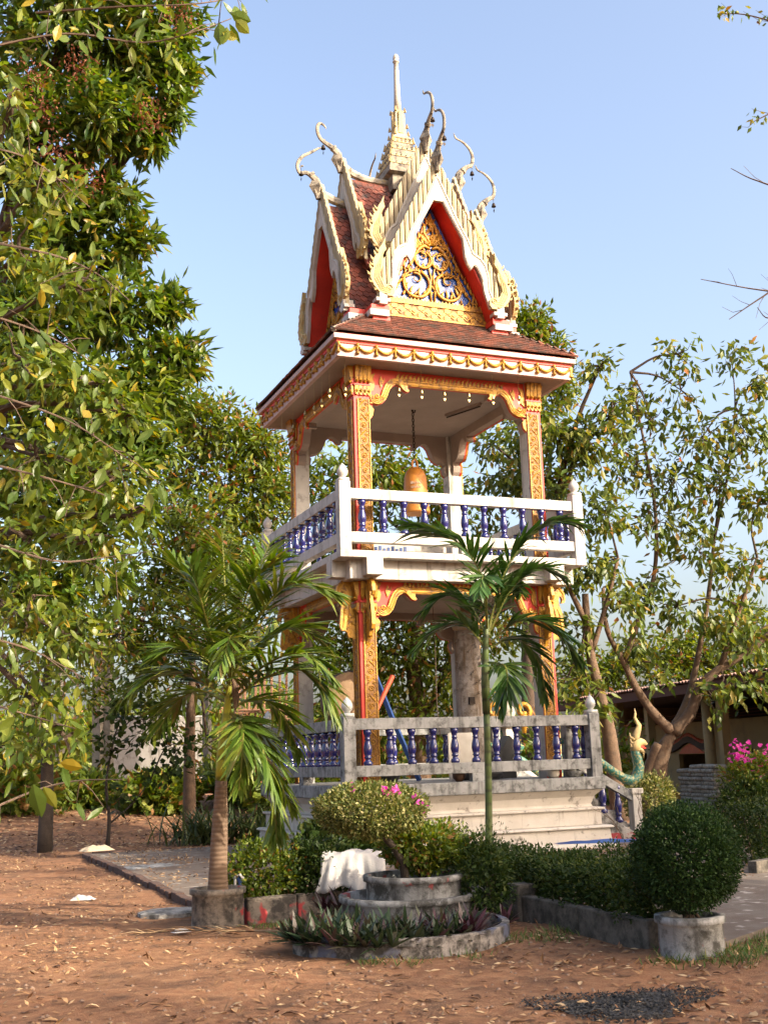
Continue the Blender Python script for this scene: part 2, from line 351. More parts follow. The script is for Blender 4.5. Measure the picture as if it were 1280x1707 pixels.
# plinth and floors
pl = MB().sq([(2.34,0), (2.34,.1), (2.3,.14), (2.28,.36)]).sq([(2.32,.36), (2.34,.38), (2.3,.41)]).sq([(2.19,.41), (2.19,.64), (2.24,.655), (2.24,.69)]).sq([(2.1,.69), (2.08,.74), (2.12,.86), (2.2,.94), (2.24,.97)])
O('plinth', pl.mesh('plinth', M['plinth']), tower, bevel=.012)
O('floor_slab', MB().sq([(2.262,.975), (2.262,1.17)]).mesh('floor_slab', M['grey']), tower, bevel=.012)
bs = MB().sq([(BU-.01,4.668), (BU-.01,4.78)]).sq([(1.98,4.36), (1.98,4.67)])
for sx in (-1, 1):
    for sy in (-1, 1):
        x0, x1 = sorted((sx*1.78, sx*1.5))
        bs.box(x0, x1, *sorted((sy*1.9, sy*(BU-.004))), 4.40, 4.672); bs.box(*sorted((sx*1.9, sx*(BU-.004))), *sorted((sy*1.775, sy*1.505)), 4.405, 4.673)
O('balcony_slab', bs.mesh('balcony_slab', M['white']), tower, bevel=.01)
# balustrades
bprof = [(.052,0), (.056,.03), (.05,.06), (.034,.075), (.031,.1), (.044,.115), (.044,.125), (.034,.14), (.046,.18), (.052,.23), (.048,.29), (.036,.35), (.029,.38), (.037,.39), (.037,.4), (.029,.41), (.033,.44), (.043,.47), (.05,.49), (.05,.535)]
bal_me = MB().lathe([(r*1.28, z) for r, z in bprof], n=14).mesh('baluster', M['blue'], True)
fin_me = MB().sq([(.085,0), (.085,.05), (.07,.06)]).lathe([(.05,.055), (.045,.08), (.075,.11), (.09,.16), (.082,.2), (.055,.25), (.02,.29), (.004,.31)], n=16, mi=0).mesh('finial', M['stone'], True)
finw_me = fin_me.copy(); finw_me.materials[0] = M['white']
fing_me = fin_me.copy(); fing_me.materials[0] = MAT('glazed_white_finial', (.62,.64,.6), (.52,.55,.53), 9, .25, coat=.4, bump=.05)
for me in (finw_me, fing_me): pass
def rails(a, b, H, z, mat):
    """a..b along x at y=-H+WPO/2"""
    y0, y1 = -H+.025, -H+WPO-.025; m = MB()
    m.box(a, b, y0, y1, z+.83, z+1.0); m.box(a, b, y0, y1, z+.13, z+.295)
    if b-a > 2: m.box(-.11, .11, y0+.004, y1-.004, z, z+.14)
    return m.mesh('rail', mat)
def balustrade(k, H, z, mat, spans):
    part = None
    for a, b, n in spans:
        p = O('balustrade', rails(a, b, H, z, mat), tower, (0, 0, 0), (0, 0, k*PI/2), bevel=.008)
        for i in range(n):
            O('baluster', bal_me, p, (a+(i+.6)*(b-a)/(n+.2), -H+WPO/2, z+.294), (0, 0, random.uniform(0, 1)))
for k in range(4):
    full = [(-BU+WPO, BU-WPO, 11)]
    balustrade(k, BU, 4.78, M['white'], full)
    if k == 1: balustrade(k, BL, 1.17, M['grey'], [(-BL+WPO, -1.42, 2), (1.42, BL-WPO, 2)])
    else: balustrade(k, BL, 1.17, M['grey'], [(-BL+WPO, BL-WPO, 11)])
post_l = MB().sq([(WPO/2,0), (WPO/2,1.215)]).mesh('corner_post', M['grey']); post_u = MB().sq([(WPO/2,0), (WPO/2,1.225)]).mesh('corner_post', M['white'])
for sx in (-1, 1):
    for sy in (-1, 1):
        p = O('corner_post', post_l, tower, (sx*(BL-WPO/2+.003), sy*(BL-WPO/2+.003), .98), bevel=.01); O('finial', fing_me, p, (0, 0, 1.213))
        p = O('corner_post', post_u, tower, (sx*(BU-WPO/2+.003), sy*(BU-WPO/2+.003), 4.664), bevel=.01); O('finial', finw_me, p, (0, 0, 1.223))
for sy in (-1, 1):
    O('corner_post', MB().sq([(.085,0), (.085,1.02)]).mesh('gate_post', M['grey']), tower, (BL-.1, sy*1.36, 1.165), bevel=.01)
# pillars: white core with red face and raised gold panels on the two outer sides
def spiral(cx, cz, r, turns, a0, sgn=1, n=14):
    return [(cx+sgn*r*(1-.8*i/n)*math.cos(a0+turns*2*PI*i/n), cz+r*(1-.8*i/n)*math.sin(a0+turns*2*PI*i/n)) for i in range(n+1)]
def panel(w, h):
    """raised ornament strip, front at y=0 facing -y, x 0..w, z 0..h : ground 1, relief 0"""
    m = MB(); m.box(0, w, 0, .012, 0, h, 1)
    for x in (.008, w-.008): m.box(x-.008, x+.008, -.014, .004, 0, h, 0)
    u = .262; n = int(h/u)
    T = lambda pts, r: m.tube([(p[0], -.004, p[1]) for p in pts], r, 4, 0, (1, 1))
    for i in range(n):
        z = (i+.3)*h/n; c = w/2
        if i % 2 == 0:
            T([(c+.04*math.cos(q), z+.04*math.sin(q)) for q in np.linspace(0, 2*PI, 13)], .0085)
            m.lathe([(.02,-.0), (.014,.014), (.003,.018)], n=8, mi=0); n0 = len(m.v)-24
            for j in range(n0, len(m.v)): x_, y_, z_ = m.v[j]; m.v[j] = (c+x_, -z_, z+y_)
        else: T(spiral(c, z, .047, 1.3, .5, 1 if i % 4 == 1 else -1), .0085)
        s = 1 if i % 2 else -1; zz = z+.13
        T([(c-s*.075, zz-.07), (c-s*.04, zz-.03), (c, zz+.01), (c+s*.045, zz+.06)], [.006,.011,.011,.004])
        T(spiral(c+s*.05, zz-.035, .028, 1.1, 2.5, s), .007); T(spiral(c-s*.05, zz+.045, .028, 1.1, -.6, -s), .007)
        T([(c-s*.065, zz+.02), (c-s*.045, zz+.0), (c-s*.02, zz+.0)], [.004,.009,.004]); T([(c+s*.065, zz+.01), (c+s*.05, zz+.03), (c+s*.02, zz+.035)], [.004,.009,.004])
        for dx in (-.07, .07):
            for dz in (-.06, .06): m.box(c+dx-.008, c+dx+.008, -.008, .002, z+dz-.012, z+dz+.012, 0)
    return m
def pillar(z0, z1):
    core = MB().box(0, WP, 0, WP, z0, z1, 0)
    core.box(-.005, WP-.002, -.006, .003, z0, z1, 1); core.box(-.006, .003, -.005, WP-.002, z0, z1, 1)
    return core.mesh('pillar', [M['white'], M['red']])
pw = WP-.06
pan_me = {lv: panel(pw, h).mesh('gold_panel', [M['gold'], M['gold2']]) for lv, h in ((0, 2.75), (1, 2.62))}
def petal(w, h, d0, d1, t, n=5):
    """pointed petal hanging down from z=0, leaning out from d0 (bottom) to d1 (top)"""
    poly = [(-w/2, 0), (-w/2, -h*.7), (-w*.3, -h*.92), (0, -h), (w*.3, -h*.92), (w/2, -h*.7), (w/2, 0)]
    f = lambda z: -(d0 + (d1-d0)*(1+z/h))
    vs = [(x, f(z)-t, z) for x, z in poly] + [(x, 0, z) for x, z in poly]; k = len(poly)
    return MB().add(vs, [tuple(range(k)), tuple(range(2*k-1, k-1, -1))] + [((i+1) % k, i, k+i, k+(i+1) % k) for i in range(k)])
cap = MB()
for i in range(4):
    x = .03+i*.072
    cap.join(petal(.062, .3, .015, .075, .02), Matrix.Translation((x, 0, 0)))
    cap.tube([(x, -.045, -.235), (x, -.06, -.26), (x, -.045, -.29)], [.012, .03, .012], 6)
    cap.join(petal(.064, .16, .02, .02, .018), Matrix.Translation((x, 0, -.345)))
    cap.tube([(x, -.035, -.4), (x, -.05, -.43), (x, -.035, -.47)], [.008, .022, .008], 5)
cap.box(-.02, WP, -.045, 0, -.34, -.315, 1); cap.box(-.01, WP, -.02, 0, -.5, -.0, 1)
cap_me = cap.mesh('capital', [M['gold'], M['red']])
# outward swan-necked brackets under the balcony; silhouette in (outward, z)
brk = [(0,0), (.12,0), (.2,-.01), (.27,-.06), (.31,-.13), (.33,-.24), (.3,-.3), (.24,-.31), (.26,-.26), (.25,-.2), (.21,-.19), (.19,-.24), (.2,-.34), (.24,-.46), (.26,-.6), (.27,-.76), (.24,-.83), (.19,-.82), (.15,-.86), (.13,-.93), (.06,-.94), (.03,-1.0), (.0,-1.06), (0,-.56), (.06,-.48), (.09,-.4), (.07,-.28), (.02,-.2)]
bk = MB().prism(brk, 'x', -.028, .028)
bk.v = [(x, -y, z) for x, y, z in bk.v]; bk.f = [f[::-1] for f in bk.f]
for s in (-.03, .03):
    bk.tube([(s, -.03, -.1), (s, -.07, -.3), (s, -.1, -.45), (s, -.13, -.6), (s, -.06, -.75)], [.006,.012,.014,.012,.004], 5)
    bk.tube([(s, -.14, -.4), (s, -.19, -.5), (s, -.2, -.65), (s, -.22, -.78)], [.004,.012,.012,.004], 5)
    bk.tube([(s, -.03+-.11*math.cos(q)*(1-q/9), -.68+.1*math.sin(q)*(1-q/9)) for q in np.linspace(0, 7, 16)], .011, 5)
    bk.tube([(s, -.12, -.03), (s, -.22, -.06), (s, -.28, -.14), (s, -.29, -.24)], [.006,.014,.016,.006], 5)
brk_me = bk.mesh('bracket', M['gold'])
for sx in (-1, 1):
    for sy in (-1, 1):
        k = {(-1,-1): 0, (1,-1): 1, (1,1): 2, (-1,1): 3}[(sx, sy)]
        R = k*PI/2
        for lv, (z0, z1) in enumerate(((1.17, 4.37), (4.78, 7.985))):
            if (lv, 'p') not in M: M[(lv, 'p')] = pillar(z0, z1)
            o = Matrix.Rotation(R, 4, 'Z') @ Vector((-AP, -AP, 0))
            p = O('pillar', M[(lv, 'p')], tower, o, (0, 0, R))
            zt = z1-(.0 if lv else .02)
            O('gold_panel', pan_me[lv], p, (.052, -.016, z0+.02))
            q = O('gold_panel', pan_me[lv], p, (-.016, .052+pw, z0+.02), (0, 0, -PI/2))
            O('capital', cap_me, p, (.012, -.006, zt)); O('capital', cap_me, p, (-.006, WP-.012, zt), (0, 0, -PI/2))
            if lv == 0:
                O('bracket', brk_me, p, (WP*.45, -.02, 4.4)); O('bracket', brk_me, p, (-.02, WP*.55, 4.4), (0, 0, -PI/2))
# arch boards between pillars (front side at y=-1.72), upper level heights; lower level is 3.55 m down
lo = [(1.475,7.08), (1.42,7.14), (1.40,7.25), (1.44,7.3), (1.40,7.35), (1.32,7.345), (1.24,7.38), (1.18,7.44), (1.14,7.53), (1.1,7.63), (1.05,7.69), (.99,7.72), (.93,7.71), (.88,7.67), (.84,7.625), (.79,7.605), (.74,7.625), (.775,7.66), (.775,7.72)]
hi = [(1.475,7.36), (1.43,7.4), (1.36,7.42), (1.3,7.46), (1.255,7.53), (1.225,7.62), (1.17,7.73), (1.09,7.81), (1.0,7.842), (.93,7.84), (.88,7.825), (.84,7.815)]
full_lo = [(-x, z) for x, z in lo] + [(x, z) for x, z in lo[::-1]]
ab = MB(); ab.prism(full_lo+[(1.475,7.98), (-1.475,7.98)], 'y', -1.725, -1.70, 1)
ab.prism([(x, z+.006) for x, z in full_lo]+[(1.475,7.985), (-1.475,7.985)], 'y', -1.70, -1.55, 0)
gt = MB()
for s in (1, -1):
    band = [(s*x, z+.012) for x, z in lo[4:]] + [(s*x, z) for x, z in hi[::-1]]
    gt.prism(band, 'y', -1.765, -1.722)
    gt.prism([(s*x, z+.012) for x, z in lo[:4]] + [(s*1.475, 7.33)], 'y', -1.755, -1.722)
    for off, r in ((.03, .011), (.075, .009)):
        gt.tube([(s*(x-.0+off*.5), -1.767, z+off) for x, z in lo[6:14]], r, 5)
    for r in (.12, .09, .06):
        gt.tube([(s*(1.345+r*math.cos(q)), -1.768, 7.48+r*math.sin(q)) for q in np.linspace(-3.4, .3, 12)], .011, 5)
    gt.tube([(s*(1.345+.03*math.cos(q)), -1.77, 7.49+.03*math.sin(q)) for q in np.linspace(0, 6.3, 9)], .016, 5)
    # leaf rising beside the pillar
    gt.prism([(s*x, z) for x, z in ((1.47,7.55), (1.40,7.6), (1.37,7.7), (1.4,7.8), (1.36,7.9), (1.44,7.86), (1.47,7.75))], 'y', -1.75, -1.722)
    gt.prism([(s*x, z) for x, z in ((1.26,7.66), (1.29,7.76), (1.25,7.86), (1.22,7.78), (1.18,7.84), (1.2,7.75))], 'y', -1.745, -1.722)
gt.prism([(-.86,7.725), (.86,7.725), (.86,7.825), (-.86,7.825)], 'y', -1.76, -1.722)
gt.tube([(-.84,-1.763,7.745), (.84,-1.763,7.745)], .012, 5); gt.tube([(-.84,-1.763,7.8), (.84,-1.763,7.8)], .01, 5)
for i in range(27):
    x = -.98+i*.0755
    gt.prism([(x, 7.835), (x+.055, 7.835), (x+.075, 7.86), (x+.06, 7.9), (x+.1, 7.945), (x+.03, 7.905), (x+.015, 7.87)], 'y', -1.745, -1.722)
ab_me = ab.mesh('arch_board', [M['white_in'], M['red']]); gt_me = gt.mesh('gold_trim', M['gold'])
for k in range(4):
    for dz in (0, -3.55):
        p = O('arch_board', ab_me, tower, (0, 0, dz), (0, 0, k*PI/2)); O('gold_trim', gt_me, p)
# ceiling and eave
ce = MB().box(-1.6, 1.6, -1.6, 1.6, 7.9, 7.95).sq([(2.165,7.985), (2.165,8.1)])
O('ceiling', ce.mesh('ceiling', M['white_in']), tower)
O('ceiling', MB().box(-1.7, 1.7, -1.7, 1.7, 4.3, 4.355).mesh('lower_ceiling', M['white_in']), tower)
ev = MB(); 
def ring(m, h0, h1, z0, z1, mi):     # square ring between half widths
    m.box(-h1, h1, -h1, -h0, z0, z1, mi); m.box(-h1, h1, h0, h1, z0, z1, mi); m.box(-h1, -h0, -h0, h0, z0, z1, mi); m.box(h0, h1, -h0, h0, z0, z1, mi)
ring(ev, 2.1, 2.178, 7.98, 8.2, 0); ring(ev, 2.1, 2.196, 8.2, 8.262, 1); ring(ev, 2.1, 2.256, 8.262, 8.345, 0); ring(ev, 2.1, 2.235, 8.345, 8.36, 1)
eave = O('eave', ev.mesh('eave', [M['pink'], M['red']]), tower, bevel=.006)
sw = 4.34/13
fs = MB()
arc = [(-sw/2+sw*t, -.0, -.085*math.sin(PI*t)**.8) for t in np.linspace(0, 1, 11)]
fs.tube(arc, [.016,.019,.022,.025,.026,.027,.026,.025,.022,.019,.016], 6)
for i, p in enumerate(arc[1:-1]): fs.tube([(p[0]-.011, -.012, p[2]-.006), (p[0]+.011, -.016, p[2]+.006)], .011, 5)
fs.lathe([(.012,-.13), (.036,-.125), (.03,-.1), (.014,-.075), (.026,-.06), (.016,-.045), (.03,-.02), (.034,.015), (.015,.03)], -sw/2, 0, 8)
fest = fs.mesh('festoon', M['gold'], True)
for k in range(4):
    Mx = Matrix.Rotation(k*PI/2, 4, 'Z')
    for i in range(13):
        O('festoon', fest, eave, Mx @ Vector((-2.17+sw*(i+.5), -2.19, 8.185)), (0, 0, k*PI/2), (1, 1.5, 1.22))
# skirt roof
def tiles_quad(m, P00, P10, P01, P11, nrow, ncol, th=.018, seed=1, shape='flat', over=1.45):
    """tiles on the quad P00-P10 (eave) / P01-P11 (top)"""
    rn = random.Random(seed); out = []
    P00, P10, P01, P11 = map(Vector, (P00, P10, P01, P11)); nrmv = (P10-P00).cross(P01-P00).normalized()
    if nrmv.z < 0: nrmv = -nrmv
    up = ((P01+P11)/2-(P00+P10)/2); rowh = up.length/nrow; upn = up.normalized(); al = (P10-P00).normalized(); tw = (P10-P00).length/ncol
    for i in range(nrow):
        t = i/nrow; A = P00.lerp(P01, t); B = P10.lerp(P11, t); Ln = (B-A).length; n = max(1, round(Ln/tw)); off = .5*(i % 2)
        for j in range(n+1):
            a = max(0, (j-off)*Ln/n); b = min(Ln, (j+1-off)*Ln/n)
            if b-a < tw*.3: continue
            dz = rn.uniform(0, .006); o = A + al*a + nrmv*(.012+dz); ww = (b-a)*.97; hh = rowh*over
            if shape == 'flat': pl = [(0,0), (ww,0), (ww,hh), (0,hh)]
            else: pl = [(ww*.5,-.35*rowh), (ww,.15*rowh), (ww,hh), (0,hh), (0,.15*rowh)]
            tilt = Matrix.Rotation(rn.uniform(-.02, .02), 3, nrmv)
            lift = th
            bot = [o + tilt @ (al*x + upn*y) + nrmv*(lift*(1-y/hh)) for x, y in pl]; top = [p + nrmv*th for p in bot]; k = len(pl)
            fsx = [tuple(range(k, 2*k)), tuple(range(k-1, -1, -1))] + [(q, (q+1) % k, k+(q+1) % k, k+q) for q in range(k)]
            out.append((o, bot+top, fsx))
    if m is not None:
        for o, vs, f in out: m.add(vs, f)
    return out
sk = MB().sq([(2.235,8.36), (1.16,9.15)])
skirt = O('skirt_roof', sk.mesh('skirt_roof', M['tile']), tower)
for k in range(4):
    m = MB(); tiles_quad(m, (-2.27,-2.27,8.345), (2.27,-2.27,8.345), (-1.19,-1.19,9.15), (1.19,-1.19,9.15), 11, 40, .03, 5+k)
    tag(O('roof_tile', m.mesh('skirt_tiles', M['tile']), skirt, (0, 0, 0), (0, 0, k*PI/2)), kind='stuff')
hp = MB()
for k in range(4):
    Mx = Matrix.Rotation(k*PI/2, 4, 'Z'); h = MB().tube([(-2.27,-2.27,8.385), (-1.7,-1.7,8.805), (-1.17,-1.17,9.2)], .045, 6); hp.join(h, Mx)
O('hip_cap', hp.mesh('hip_cap', M['stone']), skirt)
O('cornice', MB().sq([(1.2,9.12), (1.23,9.14), (1.23,9.19), (1.18,9.2)]).mesh('cornice', M['white']), tower, bevel=.006)
# ------------------------------------------------------------------ cross gable roof (front side at -y, repeated by quarter turns)
prof1 = [(0,11.78), (.3,11.11), (.6,10.44), (.9,9.77), (1.1,9.34), (1.3,9.06)]
prof2 = [(0,12.40), (.3,11.72), (.6,11.05), (.85,10.5), (1.04,10.2)]
def slab_roof(prof, y0, y1, th, mi):
    m = MB()
    for s in (1, -1):
        for (xa, za), (xb, zb) in zip(prof[:-1], prof[1:]):
            d = Vector((xb-xa, 0, zb-za)).normalized(); nn = Vector((-d.z, 0, d.x))*th
            q = [(s*xa, za), (s*xb, zb), (s*(xb-nn.x), zb-nn.z), (s*(xa-nn.x*.0), za-th*2.0 if xa == 0 else za-nn.z)]
            if xa != 0: q[3] = (s*(xa-nn.x), za-nn.z)
            m.prism(q, 'y', y0, y1, mi)
    return m
roof_me = slab_roof(prof1, -1.6, 0, .05, 0).join(slab_roof(prof2, -1.15, 0, .05, 0)).mesh('gable_roof', [M['tile2']])
rg = MB()
for z, ye in ((11.8, -1.6), (12.42, -1.15)):
    ys = np.linspace(0, 1, 8); pts = [(0, ye*t, z+.02+.16*max(0, t-.55)**2/.2) for t in ys]
    rg.tube(pts, [.07, .07, .07, .07, .072, .078, .085, .09], 8, 0, (1.0, .85))
for s in (-1, 1):
    pass
ridge_me = rg.mesh('ridge', M['stone'])
tp = [(.5,-.3), (1,.15), (1,1.4), (0,1.4), (0,.15)]; TWW, THH = .128, .122
tile_m = MB(); kk = len(tp)
bt = [((x-.5)*TWW*.97, y*THH, .016*(1-y/1.4)) for x, y in tp]
tile_m.add(bt+[(x, y, z+.014) for x, y, z in bt], [tuple(range(kk, 2*kk)), tuple(range(kk-1, -1, -1))] + [(q, (q+1) % kk, kk+(q+1) % kk, kk+q) for q in range(kk)])
tile_me = tile_m.mesh('roof_tile', M['tile2'])
def tile_frames(prof, y0, y1, s):
    """frames of scale tiles on the slope at side s, rows from the eave up"""
    fr = []; segs = []; L = 0
    pr = prof[::-1]
    for (xa, za), (xb, zb) in zip(pr[:-1], pr[1:]):
        l = math.hypot(xb-xa, zb-za); segs.append((L, L+l, xa, za, xb, zb)); L += l
    rows = int(L/THH)
    for i in range(rows):
        t = i*THH
        for a, b, xa, za, xb, zb in segs:
            if a <= t < b:
                q = (t-a)/(b-a); x = xa+(xb-xa)*q; z = za+(zb-za)*q; d = Vector((s*(xb-xa), 0, zb-za)).normalized(); break
        al = Vector((0, s, 0)); nn = al.cross(d)
        if nn.z < 0: nn = -nn
        n = int((y1-y0)/TWW)
        for j in range(n):
            y = y0+(j+.5+.5*(i % 2))*TWW
            if y > y1: continue
            o = Vector((s*x, y, z)) + nn*(.006+random.uniform(0, .006))
            Rm = Matrix((al, d, nn)).transposed() @ Matrix.Rotation(random.uniform(-.04, .04), 3, 'Z')
            fr.append(Matrix.Translation(o) @ Rm.to_4x4())
    return fr
FR = {(ti, s): tile_frames(*a, s) for ti, a in enumerate(((prof1, -1.56, -.5), (prof2, -1.1, -.25))) for s in (-1, 1)}
def joined(frs):
    m = MB()
    for Mx in frs: m.join(tile_m, Mx)
    return m.mesh('roof_tiles', M['tile2'])
both_me = joined([f for v in FR.values() for f in v]); minus_me = joined([f for (ti, s), v in FR.items() if s < 0 for f in v])
# barge boards
outer1 = [(0,11.86), (.398,10.97), (.553,10.69), (.637,10.48), (.665,10.4), (.73,10.365), (.81,10.32), (.9,10.2), (.945,10.02), (.955,9.73), (1.06,9.42)]
inner1 = [(.93,9.36), (.84,9.66), (.815,9.85), (.775,9.99), (.71,10.12), (.65,10.16), (.61,10.12), (.585,10.055), (.52,10.17), (.475,10.3), (.465,10.45), (.45,10.64), (.088,11.308)]
outer2 = [(0,12.48), (.40,11.59), (.60,11.16), (.65,11.0), (.76,10.9), (.86,10.72), (.94,10.42)]
inner2 = [(.82,10.4), (.76,10.6), (.66,10.76), (.6,10.74), (.56,10.66), (.5,10.8), (.46,11.05), (.40,11.28), (.075,11.93)]
def board(outer, inner, y, th):
    m = MB(); m.prism(outer+inner+[(-x, z) for x, z in inner[::-1]]+[(-x, z) for x, z in outer[:0:-1]], 'y', y-th, y)
    for s in (1, -1):
        m.tube([(s*(x-.02), y-th-.004, z-.03) for x, z in outer], .014, 5); m.tube([(s*(x+.014), y-th-.002, z+.02) for x, z in inner[2:]], .012, 5)
    return m.mesh('bargeboard', M['bargew'])
M['bargew'] = MAT('barge_white', (.58,.54,.47), (.48,.43,.36), 6, .75, bump=.2, streak=((.36,.31,.25), .58, .8), dirt=((.3,.26,.21), .64, .84, 5))
board_me = [board(outer1, inner1, -1.6, .06), board(outer2, inner2, -1.15, .06)]
# slats standing on the boards
def itp(pts, x):
    for (xa, za), (xb, zb) in zip(pts[:-1], pts[1:]):
        if xa <= x <= xb: return za+(zb-za)*(x-xa)/(xb-xa+1e-9)
    return pts[-1][1]
SL = []
for ti, (out_, y, top0, xmax) in enumerate(((outer1, -1.605, 12.28, 1.2), (outer2, -1.155, 12.9, 1.02))):
    lst = []; x = .055
    while x < xmax:
        zb = min(itp(out_, min(x, out_[-1][0])), top0-2.02*x-.36); zt = top0-2.02*x
        w = .033
        for s in (1, -1):
            m = MB(); m.prism([(s*(x-w), zb-.06), (s*(x+w), zb-.12), (s*(x+w), zt-.10), (s*(x-w), zt+.02)], 'y', y-.035, y+.02)
            m.prism([(s*(x-w*.4), zb), (s*(x+w*.4), zb-.02), (s*(x+w*.4), zt-.09), (s*(x-w*.4), zt-.05)], 'y', y-.045, y-.034)
            lst.append(m.mesh('slat', M['cream']))
        x += .094
    SL.append(lst)
# chofa horn
M['horn'] = MAT('weathered_horn', (.42,.36,.27), (.3,.26,.2), 8, .8, bump=.05, dirt=((.06,.055,.05), .52, .7, 7))
def chofa(u0, dz, P=None):
    P = P or [(.06,12.5), (.1,12.7), (.1,12.86), (.2,13.0), (.3,13.09), (.385,13.14), (.425,13.24), (.425,13.36), (.38,13.48), (.29,13.58), (.18,13.645), (.1,13.67), (.06,13.71), (.03,13.79)]
    Rr = [.06,.085,.08,.058,.044,.04,.038,.036,.032,.028,.022,.02,.02,.004]; Rr = Rr[:len(P)-1]+[.004]
    SP = smooth_path([Vector((0, -(u0+u), z+dz)) for u, z in P], 3*(len(P)-1)); RR = [Rr[i//3]*(1-(i % 3)/3)+Rr[min(i//3+1, len(Rr)-1)]*(i % 3)/3 for i in range(len(SP))]
    m = MB(); m.tube(SP, RR, 8, 0, (1, .75), up=(0, -1, 0))
    b = [(0, -(u0+.1), 12.5+dz)]; c = (0, -(u0+.1)); z = 12.74+dz
    ringp = [(-.13, c[1]+.03, z), (0, c[1]-.15, z), (.13, c[1]+.03, z), (0, c[1]+.13, z)]
    topp = [(-.06, c[1]+.0, z+.16), (0, c[1]-.07, z+.18), (.06, c[1]+.0, z+.16), (0, c[1]+.07, z+.14)]
    m.add([(0, c[1]+.02, z-.27)]+ringp+topp, [(0,1,2), (0,2,3), (0,3,4), (0,4,1), (1,5,6,2), (2,6,7,3), (3,7,8,4), (4,8,5,1), (5,8,7,6)])
    m.tube([(0, -(u0+.18), 12.965+dz), (0, -(u0+.21), 13.0+dz)], .07, 8)
    m.tube([(0, -(u0+.36), 13.13+dz), (0, -(u0+.4), 13.12+dz), (0, -(u0+.41), 13.08+dz)], [.02,.018,.004], 5)
    return m.mesh('roof_horn', M['horn'])
cho_me = [chofa(1.62, -.62), chofa(1.17, 0)]
cho_left = [chofa(1.62, -.62, [(.06,12.5), (.1,12.7), (.1,12.86), (.2,12.96), (.31,13.0), (.42,12.97), (.47,13.08), (.45,13.2), (.36,13.33), (.19,13.445), (.06,13.54), (-.04,13.59)]), chofa(1.17, 0, [(.06,12.5), (.1,12.7), (.1,12.87), (.23,13.0), (.36,13.07), (.45,13.14), (.5,13.24), (.51,13.36), (.48,13.44), (.43,13.46), (.36,13.42), (.33,13.36)])]
# curled flame finials at the foot of the boards
hh = [(1.06,10.44), (1.12,10.31), (1.18,10.22), (1.2,10.12), (1.27,10.05), (1.31,9.95), (1.29,9.86), (1.35,9.78), (1.355,9.66), (1.3,9.52), (1.2,9.41), (1.08,9.36), (.96,9.36), (.92,9.42), (.915,9.52), (.97,9.57), (1.06,9.56), (1.14,9.62), (1.18,9.72), (1.16,9.82), (1.12,9.9), (1.1,10.0), (1.12,10.08), (1.09,10.16), (1.05,10.22), (1.075,10.32)]
def hang(dx, dz, y):
    out = []
    for s in (1, -1):
        m = MB(); m.prism([(s*(x+dx), z+dz) for x, z in hh], 'y', y-.09, y-.005)
        for off in (.0, .04, .08):
            m.tube([(s*(x+dx), y-.092, z+dz) for x, z in [(1.1+off*.3,10.2-off), (1.15+off*.6,10.03-off), (1.17+off,9.88-off*.3), (1.2+off,9.68-off*.5), (1.12+off*.6,9.5-off*.7), (1.0,9.47-off*.7)]], [.004,.011,.013,.013,.012,.006], 5)
        for i in range(2, 11):
            (xa, za), (xb, zb) = hh[i], hh[i+1]; xm, zm = (xa+xb)/2, (za+zb)/2; ox, oz = (zb-za), -(xb-xa); ln = math.hypot(ox, oz); ox, oz = -ox/ln, -oz/ln
            m.tube([(s*(xm+dx), y-.06, zm+dz), (s*(xm+ox*.04+dx), y-.07, zm+oz*.04+.01+dz), (s*(xm+ox*.06+dx), y-.07, zm+oz*.05+.06+dz)], [.032,.022,.003], 5)
        m.tube([(s*(1.0+dx+.06*math.cos(q)*(1-q/9)), y-.095, 9.5+dz+.06*math.sin(q)*(1-q/9)) for q in np.linspace(0, 7.5, 16)], .012, 5)
        out.append(m.mesh('flame_finial', M['flame']))
    return out
M['flame'] = MAT('flame_cream', (.6,.44,.17), (.48,.36,.18), 8, .65, bump=.2, dirt=((.25,.2,.13), .6, .8, 8))
hang_me = hang(0, 0, -1.6) + hang(-.19, 1.04, -1.15)
# red lining, base, blocks
gb = MB()
def lining(prof, y0, y1, off, mi):
    for s in (1, -1):
        for (xa, za), (xb, zb) in zip(prof[:-1], prof[1:]):
            gb.prism([(s*(xa-off), za), (s*(xb-off), zb), (s*(xb-off-.05), zb), (s*(xa-off-.05), za)], 'y', y0, y1, mi)
lin = [(.06,11.45), (.2,11.1), (.45,10.6), (.69,10.05), (.9,9.58), (1.03,9.22)]
for s in (1, -1):
    for (xa, za), (xb, zb) in zip(lin[:-1], lin[1:]):
        gb.prism([(s*(xa+.045), za+.02), (s*(xb+.045), zb+.02), (s*(xb+.005), zb), (s*(xa+.005), za)], 'y', -1.597, -1.16, 0)
gb.prism([(-.1,11.36), (.1,11.36), (.07,11.5), (-.07,11.5)], 'y', -1.58, -1.16, 0)
lin2 = [(.06,12.05), (.3,11.55), (.55,11.0), (.8,10.45)]
for s in (1, -1):
    for (xa, za), (xb, zb) in zip(lin2[:-1], lin2[1:]):
        gb.prism([(s*(xa+.09), za+.02), (s*(xb+.09), zb+.02), (s*(xb+.005), zb), (s*(xa+.005), za)], 'y', -1.14, -.7, 0)
gb.prism([(-.72,10.6), (.72,10.6), (0,12.1)], 'y', -.75, -.7, 0)
gb.box(-1.2, 1.2, -1.24, -.9, 9.0, 9.16, 1)
